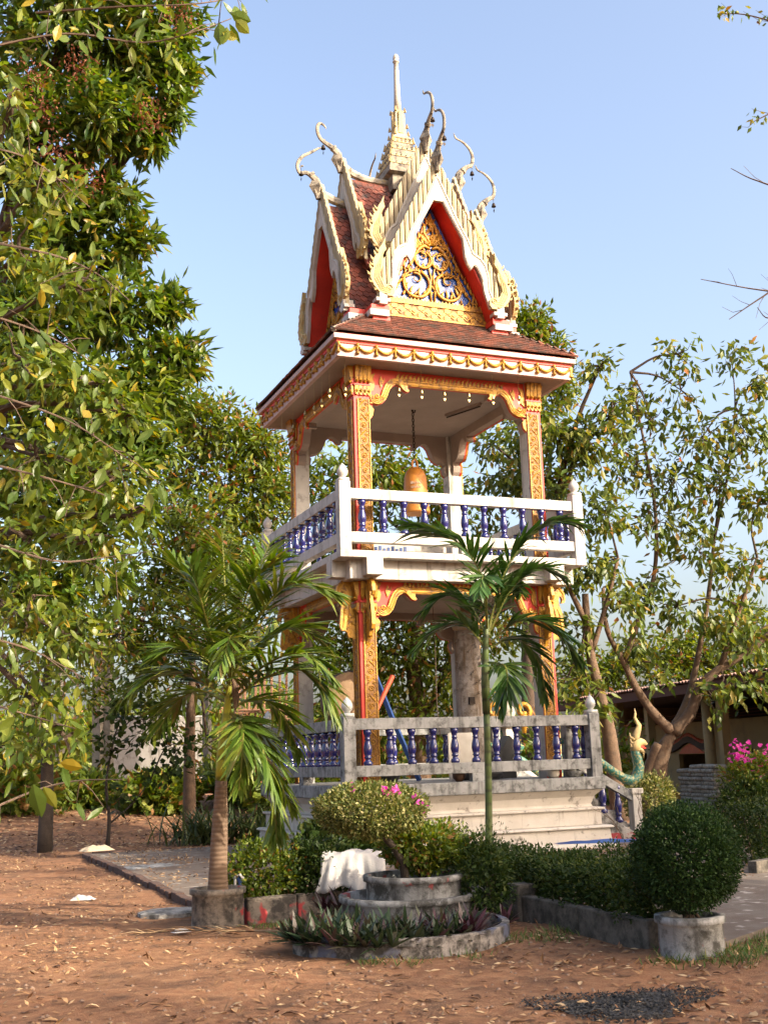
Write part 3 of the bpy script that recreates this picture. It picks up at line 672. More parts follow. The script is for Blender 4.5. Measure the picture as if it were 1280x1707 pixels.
for s in (1, -1):
    gb.box(*sorted((s*1.0, s*1.335)), -1.62, -1.19, 9.1, 9.2, 0); gb.box(*sorted((s*1.02, s*1.37)), -1.66, -1.19, 8.99, 9.1, 1)
    gb.box(*sorted((s*.98, s*1.3)), -1.6, -1.2, 8.93, 8.99, 0)
    gb.box(*sorted((s*1.06, s*1.2)), -1.69, -1.5, 9.2, 9.4, 1); gb.box(*sorted((s*1.0, s*1.26)), -1.685, -1.5, 9.25, 9.31, 1)
gb.prism([(-1.07,9.16), (1.07,9.16), (0,11.46)], 'y', -1.235, -1.19, 2)
gable_me = gb.mesh('gable', [M['red'], M['white'], M['mosaic']])
# pediment relief
pr = MB(); Yp = -1.25
def leafy(pts, r0, y=Yp, n=5):
    k = len(pts); pr.tube([(x, y-.012, z) for x, z in pts], [max(.004, .85*r0*math.sin(PI*min(1, .25+.75*i/(k-1)))) for i in range(k)], n, 0, (1, 1))
def flame(x, z, a, L, r, curl):
    pts = []; px, pz = x, z
    for i in range(7):
        pts.append((px, pz)); px += math.cos(a)*L/6; pz += math.sin(a)*L/6; a += curl/6
    leafy(pts, r)
rn = random.Random(3)
for s in (1, -1):
    A = lambda a: a if s > 0 else PI-a
    for cx, cz, r, tr in ((.31,9.84,.255,.034), (.165,10.32,.16,.028)):
        pr.tube([(s*(cx+r*math.cos(q)), Yp-.018, cz+r*math.sin(q)) for q in np.linspace(-4.4, 1.75, 26)], [tr*(.5+.5*math.sin(PI*min(1, .15+i/26))) for i in range(26)], 6)
        for i, q in enumerate(np.linspace(-2.9, -.2, 8)):
            flame(s*(cx+r*.9*math.cos(q)), cz+r*.9*math.sin(q), A(PI/2+rn.uniform(-.3, .5)), r*(.5+.35*math.sin(i*1.7)**2), r*.13, s*rn.uniform(-1.4, 1.4))
        pr.tube([(s*(cx+r*.45*(1-q/9)*math.cos(q+1)), Yp-.02, cz+r*.42+r*.4*(1-q/9)*math.sin(q+1)) for q in np.linspace(0, 6, 14)], [tr*.8*(1-i/18) for i in range(14)], 5)
        for q in np.linspace(.3, 2.6, 6): flame(s*(cx+r*.95*math.cos(q)), cz+r*.95*math.sin(q), A(q-.6), r*.35, r*.1, -s*1.0)
    leafy([(s*.03,9.5), (s*.05,9.75), (s*.02,10.0), (s*.06,10.2), (s*.02,10.5)], .03)
    leafy([(s*.02,10.55), (s*.13,10.6), (s*.24,10.52), (s*.34,10.36), (s*.4,10.2), (s*.36,10.1)], .045)
    leafy([(s*.0,10.62), (s*.07,10.75), (s*.14,10.85), (s*.1,10.98), (s*.03,11.2)], .05)
    for i in range(17):     # flames along the slope
        t = (i+.5)/17; x = .9*(1-t)+.03; z = 9.52+1.62*t
        flame(s*(x-.02), z, A(2.0), .17, .034, -s*rn.uniform(.2, 1.2)); flame(s*(x-.1), z-.03, A(1.9), .12, .026, s*.9)
    for i in range(7): flame(s*(.06+.03*i), 10.62+.03*i*(1 if i < 4 else -.3), A(1.3-.1*i), .18, .03, s*.7)
for s in (1, -1):
    A = lambda a: a if s > 0 else PI-a
    for i in range(60):      # fill of small flames, leaving the ring centres open
        t = rn.random(); x = rn.uniform(.02, .93)*(1-t); z = 9.52+1.55*t
        if math.hypot(x-.31, z-9.84) < .2 or math.hypot(x-.165, z-10.32) < .115: continue
        flame(s*x, z, A(rn.uniform(.9, 2.2)), rn.uniform(.1, .18), rn.uniform(.022, .034), rn.uniform(-1.5, 1.5))
# gold band with lozenges under the pediment
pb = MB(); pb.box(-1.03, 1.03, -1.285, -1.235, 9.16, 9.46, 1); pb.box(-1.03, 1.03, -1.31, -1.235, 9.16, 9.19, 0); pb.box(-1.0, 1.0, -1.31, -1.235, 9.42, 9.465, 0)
for i in range(8):
    x = -.9+i*.257; d = [(x-.105, 9.305), (x, 9.225), (x+.105, 9.305), (x, 9.385)]
    pb.prism(d, 'y', -1.3, -1.284, 0); pb.prism([(x+(a-x)*.5, 9.305+(b-9.305)*.5) for a, b in d], 'y', -1.315, -1.299, 0)
    for q in (9.24, 9.37):
        pb.prism([(x+.07, q-.03), (x+.128, q-.045), (x+.19, q-.03), (x+.19, q+.03), (x+.128, q+.045), (x+.07, q+.03)], 'y', -1.297, -1.284, 0)
for i in range(30):
    x = -.98+i*.0675; pb.prism([(x-.03, 9.46), (x+.03, 9.46), (x+.034, 9.5), (x, 9.55), (x-.034, 9.5)], 'y', -1.305, -1.25, 0)
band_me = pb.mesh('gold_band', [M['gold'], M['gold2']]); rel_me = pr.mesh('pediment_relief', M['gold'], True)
bellm = MB().lathe([(.004,.0), (.02,-.012), (.03,-.035), (.034,-.06), (.042,-.075), (.03,-.078)], n=10); bellm.tube([(0,0,-.07), (0,0,-.13)], .003, 4); bellm.prism([(-.025,-.14), (0,-.12), (.025,-.14), (0,-.185)], 'y', -.002, .002); bellm.tube([(0,0,.06), (0,0,-.005)], .004, 4)
hornbell_me = bellm.mesh('wind_bell', M['dark'])
for k in range(4):
    R = (0, 0, k*PI/2); Mx = Matrix.Rotation(k*PI/2, 4, 'Z')
    rf = O('gable_roof', roof_me, tower, (0, 0, 0), R); O('ridge', ridge_me, rf)
    if k == 3:
        tag(O('roof_tile', minus_me, rf), kind='stuff')
        for (ti, s), v in FR.items():
            if s > 0:
                for f in v:
                    t = O('roof_tile', tile_me, rf); t.matrix_local = f
    else: tag(O('roof_tile', both_me, rf), kind='stuff')
    g = O('gable', gable_me, tower, (0, 0, 0), R)
    O('pediment_relief', rel_me, g); O('gold_band', band_me, g)
    for me in board_me: O('bargeboard', me, g)
    for lst in SL:
        for me in lst: O('slat', me, g)
    for me in (cho_left if k == 3 else cho_me): O('roof_horn', me, g)
    for me in hang_me: O('flame_finial', me, g)
    for u, z in ((1.62+.4, 12.46), (1.17+.4, 13.08)):
        tag(O('wind_bell', hornbell_me, None, Mx @ Vector((0, -u, z-.06)), R, 1.15), 'small dark wind bell dangling from a curved roof horn', 'bell', 'wind bells on the roof horns')
# spire
sp = MB(); sp.sq([(.27,12.2), (.27,12.5), (.36,12.54), (.36,12.64)], 0)
hz = [(.34,12.64), (.295,12.82), (.25,13.0), (.21,13.17)]
for i, (h, z) in enumerate(hz):
    sp.sq([(h,z), (h,z+.07), (h-.03,z+.08), (h-.05,z+.19)], 0)
    n = 6-i//2
    for kq in range(4):
        Mx = Matrix.Rotation(kq*PI/2, 4, 'Z')
        for j in range(n):
            x = -h+(j+.5)*2*h/n; w = h/n*.9
            sp.join(MB().prism([(x-w, z+.07), (x+w, z+.07), (x+w*.5, z+.11), (x, z+.165), (x-w*.5, z+.11)], 'y', -h-.012, -h+.02, 1), Mx)
        sp.join(MB().prism([(-.04,0), (.04,0), (.02,.07), (0,.15), (-.02,.07)], 'y', -.015, .015, 1), Matrix.Translation((Mx @ Vector((-h, -h, z+.07)))) @ Matrix.Rotation(PI/4+kq*PI/2, 4, 'Z'))
sp.sq([(.17,13.34), (.19,13.36), (.15,13.42), (.12,13.5), (.085,13.95), (.1,14.0), (.06,14.03)], 2)
for kq in range(4):
    Mx = Matrix.Rotation(kq*PI/2, 4, 'Z')
    sp.join(MB().prism([(-.05,13.5), (.05,13.5), (.04,13.7), (.03,13.95), (0,14.0), (-.03,13.95), (-.04,13.7)], 'y', -.135, -.08, 1), Mx)
    for z, h in ((13.45,.14), (13.62,.125), (13.98,.1)):
        sp.join(MB().prism([(-.03,0), (.03,0), (.015,.06), (0,.1), (-.015,.06)], 'y', -.03, 0, 1), Matrix.Translation(Mx @ Vector((-h, -h, z))) @ Matrix.Rotation(PI/4+kq*PI/2, 4, 'Z'))
spire = O('spire', sp.mesh('spire', [M['horn'], M['flame'], M['cream']]), tower)
M['rodw'] = MAT('spire_rod', (.55,.51,.44), (.45,.41,.35), 4, .8, streak=((.3,.27,.22), .55, .8))
O('spire_rod', MB().lathe([(.075,14.0), (.062,14.4), (.05,14.9), (.043,15.1), (.065,15.11), (.065,15.13), (.04,15.14), (.062,15.19), (.05,15.25), (.02,15.29), (.004,15.3)], n=12).mesh('spire_rod', M['rodw'], True), spire)
# stair on the +x side with naga rails
st = MB()
for i in range(6): st.box(2.24, 2.24+.2*(6-i)+.02, -1.28, 1.28, i*.19, (i+1)*.19+.004*i, 0)
stair = O('stair', st.mesh('stair', M['cheek']), tower, bevel=.008)
M['redpatch'] = MAT('red_wash', (.42,.03,.035), (.3,.03,.035), 8, .7, dirt=((.4,.36,.33), .55, .62, 9))
naga_m = {}
def scalemat():
    m, nt, b, g, out = base_mat('naga_scales')
    v = N(nt, 'TexVoronoi'); v.inputs['Scale'].default_value = 26; nt.links.new(g.outputs['Position'], v.inputs['Vector'])
    r = ramp(nt, v.outputs['Distance'], .5, .72, (.02,.13,.1), (.3,.26,.1)); nt.links.new(r.outputs[0], b.inputs['Base Color']); b.inputs['Roughness'].default_value = .45
    bp = N(nt, 'Bump'); bp.inputs['Strength'].default_value = .8; bp.inputs['Distance'].default_value = .01; bp.invert = True; nt.links.new(v.outputs['Distance'], bp.inputs['Height']); nt.links.new(bp.outputs[0], b.inputs['Normal']); return m
M['scales'] = scalemat()
for s in (-1, 1):
    y0, y1 = sorted((s*1.24, s*1.40))
    ck = MB().prism([(2.2,0), (3.55,0), (3.55,.16), (3.3,.22), (2.55,.64), (2.2,.66)], 'y', y0, y1, 0)
    w = O('stair_cheek', ck.mesh('stair_cheek', M['cheek']), tower, bevel=.02)
    O('red_panel', MB().prism([(2.85,.07), (3.35,.08), (3.38,.14), (3.3,.2), (3.1,.19), (2.95,.21), (2.8,.2)], 'y', y0-.004, y0+.004).mesh('red_panel', M['redpatch']), w)
    O('stair_post', MB().sq([(.085,0), (.085,.68)]).sq([(.115,.68), (.115,.77)]).mesh('stair_post', M['white']), w, (3.42, s*1.32, .16), bevel=.008)
    O('sloping_rail', MB().prism([(2.2,1.34), (3.34,.72), (3.34,.88), (2.2,1.52)], 'y', s*1.32-.06, s*1.32+.06).mesh('sloping_rail', M['grey']), w, bevel=.008)
    for x in (2.48, 2.78, 3.08): O('baluster', bal_me, w, (x, s*1.32, .64-(x-2.55)*.55+.02), (0, 0, 0), (1, 1, 1.15))
    ng = O('naga', MB().tube([(2.0,s*1.32,1.78), (2.35,s*1.32,1.62), (2.7,s*1.32,1.45), (3.0,s*1.32,1.24), (3.25,s*1.32,1.09), (3.42,s*1.32,1.06), (3.52,s*1.32,1.14), (3.56,s*1.32,1.3), (3.53,s*1.32,1.46), (3.5,s*1.32,1.56), (3.53,s*1.32,1.64)], [.05,.062,.07,.076,.085,.093,.098,.094,.085,.072,.05], 10, 0).mesh('naga', M['scales'], True), w)
    hd = MB(); yy = s*1.32
    hd.tube([(3.5,yy,1.55), (3.53,yy,1.66), (3.6,yy,1.72), (3.7,yy,1.7), (3.76,yy,1.67)], [.09,.1,.085,.06,.02], 8, 0, (1, .8)); hd.tube([(3.56,yy,1.6), (3.64,yy,1.57), (3.7,yy,1.53)], [.06,.045,.015], 6)
    hd.tube([(3.55,yy,1.72), (3.55,yy,1.82), (3.6,yy,1.92), (3.63,yy,2.0), (3.58,yy,2.08), (3.55,yy,2.14), (3.57,yy,2.22), (3.56,yy,2.3)], [.07,.075,.065,.05,.036,.028,.02,.004], 7, 0, (1, .6))
    for q in (1.6, 1.68, 1.76): hd.tube([(3.5,yy,q), (3.43,yy,q+.04), (3.42,yy,q+.12)], [.035,.025,.004], 5)
    hd.tube([(3.64,yy,1.56), (3.68,yy,1.5), (3.66,yy,1.42)], [.02,.016,.004], 5)
    O('naga_head', hd.mesh('naga_head', M['flame'], True), w)
    O('mouth', MB().tube([(3.6,yy,1.64), (3.68,yy,1.62), (3.73,yy,1.6)], [.04,.03,.01], 6).mesh('mouth', M['red']), w)
# ------------------------------------------------------------------ things in and on the tower
ebell = MB().lathe([(.004,.02), (.016,.015), (.022,-.01), (.026,-.035), (.034,-.05), (.02,-.052)], n=10).tube([(0,0,-.05), (0,0,-.09)], .002, 4).prism([(-.022,-.1), (-.012,-.088), (0,-.096), (.012,-.088), (.022,-.1), (0,-.14)], 'y', -.002, .002)
drops = {}
def eave_bell(x, y, d):
    if d not in drops:
        m = MB(); m.join(ebell); m.tube([(0,0,.015), (0,0,d)], .0025, 4); drops[d] = m.mesh('wind_bell', M['brass'])
    lab = 'tiny brass wind bell on a thread under the front eave' if y < -1.9 and x > -2.1 else 'tiny brass wind bell on a thread under the shaded left eave'
    tag(O('wind_bell', drops[d], None, (x, y, 7.982-d)), lab, 'bell', 'wind bells under the front eave' if 'front' in lab else 'wind bells under the left eave')
for x, d in ((-2.0,.5), (-1.05,.42), (-.64,.42), (-.22,.42), (.24,.4), (.7,.4), (1.2,.35)): eave_bell(x, -2.03, d)
for y, d in ((-1.6,.4), (-1.2,.45), (-.8,.45), (-.3,.4), (.4,.45), (1.1,.45)): eave_bell(-2.12, y, d)
bell = thing('temple_bell', 'large ochre bell with pale lettering hanging in the upper storey', 'bell', (.08, 0, 0))
O('bell_body', MB().lathe([(.03,6.8), (.1,6.78), (.17,6.7), (.205,6.6), (.215,6.4), (.22,6.2), (.235,6.05), (.25,5.95), (.25,5.92), (.2,5.92)], n=28).mesh('bell_body', M['bell'], True), bell)
O('bell_crown', MB().tube([(-.05,0,6.78), (-.05,0,6.9), (0,0,6.95), (.05,0,6.9), (.05,0,6.78)], .022, 6).mesh('bell_crown', M['bell']), bell)
# two lines of small Thai-like characters painted on the bell
lt = MB(); R = .222; rl = random.Random(5)
for row, (n, z) in enumerate(((7, 6.44), (6, 6.36))):
    for i in range(n):
        a = -2.35+ (i+.5*(row))*.135
        def Q(u, v): 
            b = a+u/R; return ((R+.003)*math.cos(b), (R+.003)*math.sin(b), z+v)
        sh = rl.choice([[(-.01,0), (-.01,.035), (.0,.045), (.01,.035), (.01,0)], [(-.01,.03), (-.01,0), (.01,0), (.01,.045)], [(-.01,.0), (-.004,.02), (-.01,.04), (.01,.04), (.01,0)], [(-.008,.04), (-.008,.005), (.0,0), (.01,.01), (.004,.02)]])
        lt.tube([Q(u, v) for u, v in sh], .0035, 4)
        if rl.random() < .4: lt.tube([Q(-.006,.055), Q(.008,.062)], .003, 4)
O('lettering', lt.mesh('lettering', M['white']), bell)
ch = MB()
for i in range(17):
    z = 6.93+i*.055; q = (i % 2)*PI/2
    ch.tube([(.022*math.cos(t)*math.cos(q), .022*math.cos(t)*math.sin(q), z+.036*math.sin(t)) for t in np.linspace(0, 2*PI, 9)], .008, 4)
ch.tube([(0,0,7.86), (0,0,7.93)], .012, 6); ch.tube([(.05,0,7.9), (.045,0,7.86), (0,0,7.85), (-.02,0,7.88), (-.02,0,7.905)], .012, 5)
O('chain', ch.mesh('chain', M['dark']), bell)
lampt = thing('tube_light', 'bare fluorescent tube lamp fixed to the upper ceiling', 'lamp', (.95, -.35, 7.89), .35)
O('housing', MB().box(-.03, .03, -.45, .45, -.04, .01).mesh('housing', M['white_in']), lampt); O('tube', MB().tube([(0,-.43,-.06), (0,.43,-.06)], .014, 8).mesh('tube', M['dark']), lampt)
# standing hollow log
M['logw'] = MAT('silvered_wood', (.46,.4,.34), (.28,.23,.18), 5, .9, bump=.9, bscale=18, streak=((.2,.13,.07), .48, .66), dirt=((.16,.12,.08), .55, .7, 6))
log = thing('hollow_log', 'tall pale carved hollow log with gilded top standing on the lower floor', 'log drum', (.83, -.3, 1.17))
O('trunk', MB().lathe([(.245,0), (.25,.3), (.24,1.2), (.235,2.3), (.225,2.5), (.2,2.6)], n=20).mesh('trunk', M['logw'], True), log)
O('notch', MB().box(-.12, -.02, -.262, -.2, 1.28, 1.4).mesh('notch', M['dark']), log)
lg = MB()
for i in range(26):
    a = random.uniform(-PI, 0); z = 1.45+i*.04; lg.tube([(.246*math.cos(a+d), .246*math.sin(a+d), z+e) for d, e in ((0,0), (.1,.03), (.18,.01), (.25,.05))], .012, 4)
tag(O('carving', lg.mesh('carving', M['logw']), log), kind='stuff')
O('gilded_top', MB().lathe([(.2,2.58), (.245,2.62), (.25,2.68), (.2,2.7), (.17,2.8), (.21,2.83), (.18,2.92), (.1,2.95), (.085,3.1), (.02,3.12)], n=14).mesh('gilded_top', M['oldgold'] if 'oldgold' in M else MAT('old_gilding', (.5,.33,.13), (.36,.25,.15), 9, .6, dirt=((.4,.36,.3), .5, .7, 8)), True), log)
# big drum on a frame, seen end on between the pillars
M['drumskin'] = MAT('drum_hide', (.48,.32,.18), (.34,.2,.1), 3, .7, dirt=((.25,.13,.06), .55, .75, 4)); M['drumwood'] = MAT('drum_wood', (.16,.08,.04), (.1,.05,.03), 6, .6)
drum = thing('temple_drum', 'big wooden drum with tan hide facing the left side of the lower floor', 'drum', (-1.02, .75, 2.6), rad(-20))
dm = MB().lathe([(.46,-.55), (.5,-.3), (.54,0), (.5,.3), (.46,.55)], n=28); dm.xf(Matrix.Rotation(PI/2, 4, 'X')); O('drum_body', dm.mesh('drum_body', M['drumwood'], True), drum)
ds = MB().lathe([(.47,-.012), (.46,0), (.2,.02), (.0,.022)], n=28); ds.xf(Matrix.Translation((0, -.553, 0)) @ Matrix.Rotation(PI/2, 4, 'X')); O('drum_skin', ds.mesh('drum_skin', M['drumskin'], True), drum)
df = MB()
for s in (-1, 1):
    for q in (-1, 1): df.tube([(q*.55, s*.35, -1.37), (q*.2, s*.35, -.46)], .035, 4)
    df.tube([(-.5,s*.35,-.75), (.5,s*.35,-.75)], .035, 4)
O('drum_stand', df.mesh('drum_stand', M['dark']), drum)
M['redwood'] = MAT('red_board', (.34,.03,.02), (.24,.025,.02), 5, .6); M['orange'] = MAT('orange_red', (.7,.09,.02), (.55,.07,.02), 5, .5); M['bluepaint'] = MAT('blue_paint', (.02,.07,.26), (.015,.05,.18), 5, .5)
tag(O('red_plank', MB().tube([(-1.55,1.05,3.0), (-1.2,.6,2.15), (-1.0,.35,1.2)], .05, 4, 0, (1, .6)).mesh('red_plank', M['redwood'])), 'dark red plank leaning inside the rear left pillar', 'plank')
tag(O('blue_strut', MB().tube([(-.95,-.1,3.2), (-.55,-.1,2.2), (-.1,-.1,1.18)], .05, 4).mesh('blue_strut', M['bluepaint'])), 'blue painted strut slanting across the lower storey', 'strut')
tag(O('orange_beater', MB().tube([(-.68,-.45,2.95), (-.86,-.45,2.62), (-1.1,-.45,2.15), (-1.2,-.45,1.2)], [.045,.04,.025,.02], 6).mesh('orange_beater', M['orange'])), 'orange red stick propped beside the blue strut', 'stick')
tag(O('pull_cord', MB().tube([(.05,-.6,4.3), (.07,-.6,3.4), (.06,-.6,2.4), (.1,-.6,1.9)], .008, 4).mesh('pull_cord', M['twig'])), 'thin frayed cord hanging from the lower ceiling', 'cord')
# odds and ends on the lower floor behind the rail
M['china'] = MAT('white_china', (.66,.62,.55), (.55,.5,.43), 9, .3); M['blackp'] = MAT('black_plastic', (.02,.02,.022), (.03,.03,.03), 9, .4)
bowl = lambda r, h: MB().lathe([(r*.5,0), (r*.6,.01), (r*.9,h*.7), (r,h), (r*.93,h), (r*.5,h*.3)], n=16)
def put(name, me, label, cat, x, y, z=1.172): tag(O(name, me, None, (x, y, z)), label, cat)
put('bowl', bowl(.17,.1).mesh('bowl', M['grey']), 'grey shallow bowl at the right end of the lower floor', 'bowl', 1.82, -2.02)
put('jar', MB().lathe([(.07,0), (.1,.04), (.11,.12), (.08,.19), (.03,.21)], n=14).mesh('jar', M['china'], True), 'rounded white jar left of the grey bowl', 'jar', 1.45, -2.0)
put('black_basin', bowl(.28,.2).mesh('black_basin', M['blackp']), 'black basin behind the left of the lower rail', 'basin', -1.2, -1.3)
put('brown_pot', MB().lathe([(.05,0), (.1,.06), (.11,.13), (.06,.18), (.07,.2)], n=14).mesh('brown_pot', M['drumwood'], True), 'small brown clay pot left of the stub post', 'pot', -.22, -1.95)
put('dark_sack', MB().lathe([(.25,0), (.3,.08), (.24,.2), (.1,.27)], n=12, sx=1.5).mesh('dark_sack', M['blackp'], True), 'dark slumped bag at the foot of the pale log', 'bag', .5, -1.2)
put('white_board', MB().box(-.25, .25, -.015, .015, 0, .78).mesh('white_board', M['china']), 'white board with notched edge standing behind the lower balusters', 'board', .35, -.9)
put('black_speaker', MB().prism([(-.2,0), (.2,0), (.2,.62), (.1,.72), (-.2,.3)], 'y', -.15, .15).mesh('black_speaker', M['blackp']), 'black angular case beside the front right pillar', 'case', 1.25, -.6)
gl = MB()
for i in range(9): gl.box(-1.35+i*.075, -1.30+i*.075, -1.3, -1.27, 4.79, 5.0+.02*(i % 3))
tag(O('blue_railing', gl.mesh('blue_railing', M['bluepaint'])), 'short blue slatted rack on the balcony floor by the near pillar', 'rack')
# ------------------------------------------------------------------ planters, palms and shrubs by the tower
def STRIP(n, tip=.25, drop=1.0):
    v = []; f = []
    for i in range(n):
        t = i/n; w = .5*min(1, .35+2.2*t)*(1-max(0, t-.45)*1.1); v += [(t, w, -drop*t*t), (t, -w, -drop*t*t)]
    v.append((1, 0, -drop)); k = len(v)-1
    for i in range(n-1): a = 2*i; f += [(a, a+1, a+2), (a+1, a+3, a+2)]
    f.append((k-2, k-1, k)); return (np.array(v, float), f)
ST4 = STRIP(4); ST3 = STRIP(3)
def frond(parent, ctrl, nl, Lmax, W, mat, loc, budget, fwd_ang=.9, drop=.35, vee=.35, rng=random):
    """one pinnate frond; ctrl in world space"""
    pts = smooth_path(ctrl, 24); loc = Vector(loc); n = len(pts)
    fr = O('frond', MB().tube([p-loc for p in pts], [.014*(1-.85*i/n)+.002 for i in range(n)], 5).mesh('frond', M['rachis']), parent)
    frames = []
    for i in range(nl):
        t = .12+.88*(i+.5)/nl; k = t*(n-1); a = int(k); b = min(a+1, n-1); p = pts[a].lerp(pts[b], k-a)
        T = (pts[min(a+2, n-1)]-pts[max(a-1, 0)]).normalized()
        S = T.cross(Vector((0, 0, 1)))
        S = S.normalized() if S.length > .15 else T.cross(Vector((.3, .9, .2))).normalized()
        Nn = S.cross(T).normalized()
        L = Lmax*(math.sin(PI*min(1, .2+.75*t))**.6)*rng.uniform(.85, 1.08)
        for s in (-1, 1):
            fa = fwd_ang*(1-.45*t)+rng.uniform(-.12, .12)
            d = (T*math.cos(fa)+S*s*math.sin(fa)+Nn*vee*rng.uniform(.5, 1.3)).normalized()
            d = (d+Vector((0, 0, -rng.uniform(.0, .35)))).normalized()
            side = d.cross(Vector((0, 0, 1))); side = (side if side.length > .05 else S).normalized()
            side = (side+Nn*s*rng.uniform(-.5, .9)).normalized(); nn = side.cross(d).normalized(); side = d.cross(nn)
            if nn.z < 0: nn = -nn; side = -side
            frames.append((p-loc, d, side, nn, L))
    obj_n = min(budget[0], len(frames)); budget[0] -= obj_n
    key = (mat, W)
    if key not in LFM:
        LFM[key] = []
        for dr in (.12, .3, .5):
            t, f = STRIP(4, drop=dr); LFM[key].append(MB().add([tuple(v) for v in t], f).mesh('leaflet', M[mat]))
    for p, d, s, nn, L in frames[:obj_n]:
        o = O('leaflet', rng.choice(LFM[key]), fr)
        Mx = Matrix((d*L, s*W*rng.uniform(.8, 1.15), nn*L)).transposed().to_4x4(); Mx.translation = p; o.matrix_local = Mx
    if obj_n < len(frames):
        m = MB()
        for p, d, s, nn, L in frames[obj_n:]:
            dr = rng.uniform(.1, .5); t, f = STRIP(4, drop=dr); m.add([p+d*(v[0]*L)+s*(v[1]*W)+nn*(v[2]*L) for v in t], f)
        tag(O('leaflet', m.mesh('leaflets', M[mat]), fr), kind='stuff')
LFM = {}
A3 = lambda L, d0: [at(a[0], a[1], a[2] if len(a) > 2 else d0) for a in L]
# ring pot holding the first palm
M['potc'] = MAT('painted_cement_ring', (.34,.28,.22), (.24,.2,.16), 6, .9, bump=.4, bscale=40, dirt=((.07,.06,.05), .48, .63, 5), spots=((.4,.05,.05), .61, .66, 4.2))
M['ringc'] = MAT('blue_grey_cement_ring', (.42,.42,.41), (.28,.29,.3), 6, .9, bump=.4, bscale=40, streak=((.12,.12,.12), .48, .68), dirt=((.07,.068,.062), .52, .66, 6), spots=((.3,.07,.07), .64, .68, 5))
M['ringb'] = MAT('low_ring_faded_paint', (.36,.33,.3), (.25,.23,.22), 7, .9, bump=.4, bscale=40, dirt=((.05,.045,.04), .47, .62, 8), spots=((.1,.11,.16), .56, .64, 5))
M['soil'] = MAT('soil', (.09,.06,.04), (.06,.04,.03), 20, 1, bump=.8)
def ring_pot(name, label, loc, R, H, mat, lip=.02, n=40):
    t = thing(name, label, 'planter', loc)
    O('wall', MB().lathe([(R*.97,-.06), (R,.02), (R*.985,H-.06), (R+lip,H-.05), (R+lip,H), (R-.045,H), (R-.05,H-.09)], n=n).mesh('ring_wall', mat, True), t)
    O('soil', MB().lathe([(R-.04,H-.11), (R*.5,H-.06), (.01,H-.04)], n=24).mesh('soil', M['soil'], True), t); return t
PB = at(363, 1520, 11.35)
ring_pot('ring_planter', 'small round cement planter with red blotches under the thick palm', (PB.x, PB.y, 0), .255, .36, M['potc'])
palm = thing('palm_tree', 'thick palm with yellow green shaft in a cement ring by the left path', 'palm', (PB.x, PB.y, .3))
tp_ = smooth_path([Vector((PB.x, PB.y, .28)), at(364, 1440, 11.35), at(367, 1360, 11.35), at(369, 1300, 11.35)], 12)
tl = [p-Vector((PB.x, PB.y, .3)) for p in tp_]
O('trunk', MB().tube(tl, [.115,.105,.098,.094,.09,.088,.085,.08,.076,.07,.066,.062,.06], 12).mesh('trunk', M['palm_trunk'], True), palm)
sh = [p-Vector((PB.x, PB.y, .3)) for p in smooth_path([at(369, 1300, 11.35), at(373, 1240, 11.35), at(378, 1190, 11.35), at(383, 1130, 11.35)], 8)]
O('crown_shaft', MB().tube(sh, [.06,.063,.062,.058,.052,.045,.038,.03,.02], 10).mesh('crown_shaft', M['palm_shaft'], True), palm)
bud = [290]
for ctrl, nl, L in (
    ([(388,1130), (437,1020,11.1), (490,972,11.0), (560,992,10.9)], 26, .42), ([(385,1170), (430,1136,11.2), (490,1116,11), (530,1138,10.9), (556,1195,10.8)], 28, .42),
    ([(378,1160), (340,1138,11.2), (300,1122,11.1), (250,1128,11), (205,1168,11)], 28, .42), ([(381,1189), (412,1203,11.1), (440,1255,10.9), (456,1332,10.8), (461,1400,10.8)], 28, .36),
    ([(383,1150), (378,1050,11.2), (374,960,11.3), (370,885,11.5)], 26, .42), ([(388,1140), (440,1070,11.6), (495,1046,11.8), (548,1082,11.9)], 26, .4),
    ([(376,1130), (345,1045,11.5), (315,975,11.6), (285,930,11.7)], 24, .42), ([(386,1130), (410,1030,11.6), (432,950,11.9), (450,905,12.2)], 22, .4),
    ([(384,1130), (386,1085,10.8), (384,1062,10.5), (366,1120,10.2)], 18, .3), ([(388,1195,11.2), (403,1210,10.9), (404,1255,10.7), (398,1318,10.7)], 20, .3),
    ([(376,1170), (335,1152,11.8), (295,1170,12), (258,1225,12.1)], 22, .38), ([(384,1130), (400,1040,11.1), (420,970,10.9), (470,930,10.8)], 24, .42), ([(380,1140), (355,1070,11.0), (335,1000,10.8), (318,940,10.8)], 24, .42), ([(386,1160), (440,1110,11.0), (500,1090,10.8), (552,1130,10.7)], 24, .4), ([(378,1150), (345,1100,11.1), (300,1080,10.9), (255,1095,10.8)], 22, .38), ([(390,1200,11.2), (425,1225,11.4), (455,1290,11.5), (490,1350,11.6)], 22, .34), ([(386,1180), (430,1165,11.6), (470,1190,11.8), (500,1260,11.9)], 22, .36)):
    frond(palm, A3(ctrl, 11.35), int(nl*1.75), L*1.25, .041, 'palm', (PB.x, PB.y, .3), bud)
O('dead_sheath', MB().tube([v-Vector((PB.x, PB.y, .3)) for v in A3([(388,1130), (394,1165,11.2), (392,1185,11.15)], 11.3)], [.02,.035,.008], 6, 0, (1, .4)).mesh('dead_sheath', M['barkr']), palm)
AB = at(815, 1425, 14.6); AB.z = .06
areca = thing('palm_tree', 'slender dark green palm with ringed stem in front of the tower', 'palm', AB)
tl = [p-AB for p in smooth_path([AB, at(815, 1410, 14.6), at(814, 1300, 14.6), at(811, 1190, 14.6)], 10)]
O('trunk', MB().tube(tl, [.062,.056,.052,.05,.048,.046,.045,.044,.043,.042,.042], 10).mesh('trunk', M['areca_trunk'], True), areca)
tl = [p-AB for p in A3([(811,1190), (809,1140), (809,1090), (812,1030)], 14.6)]
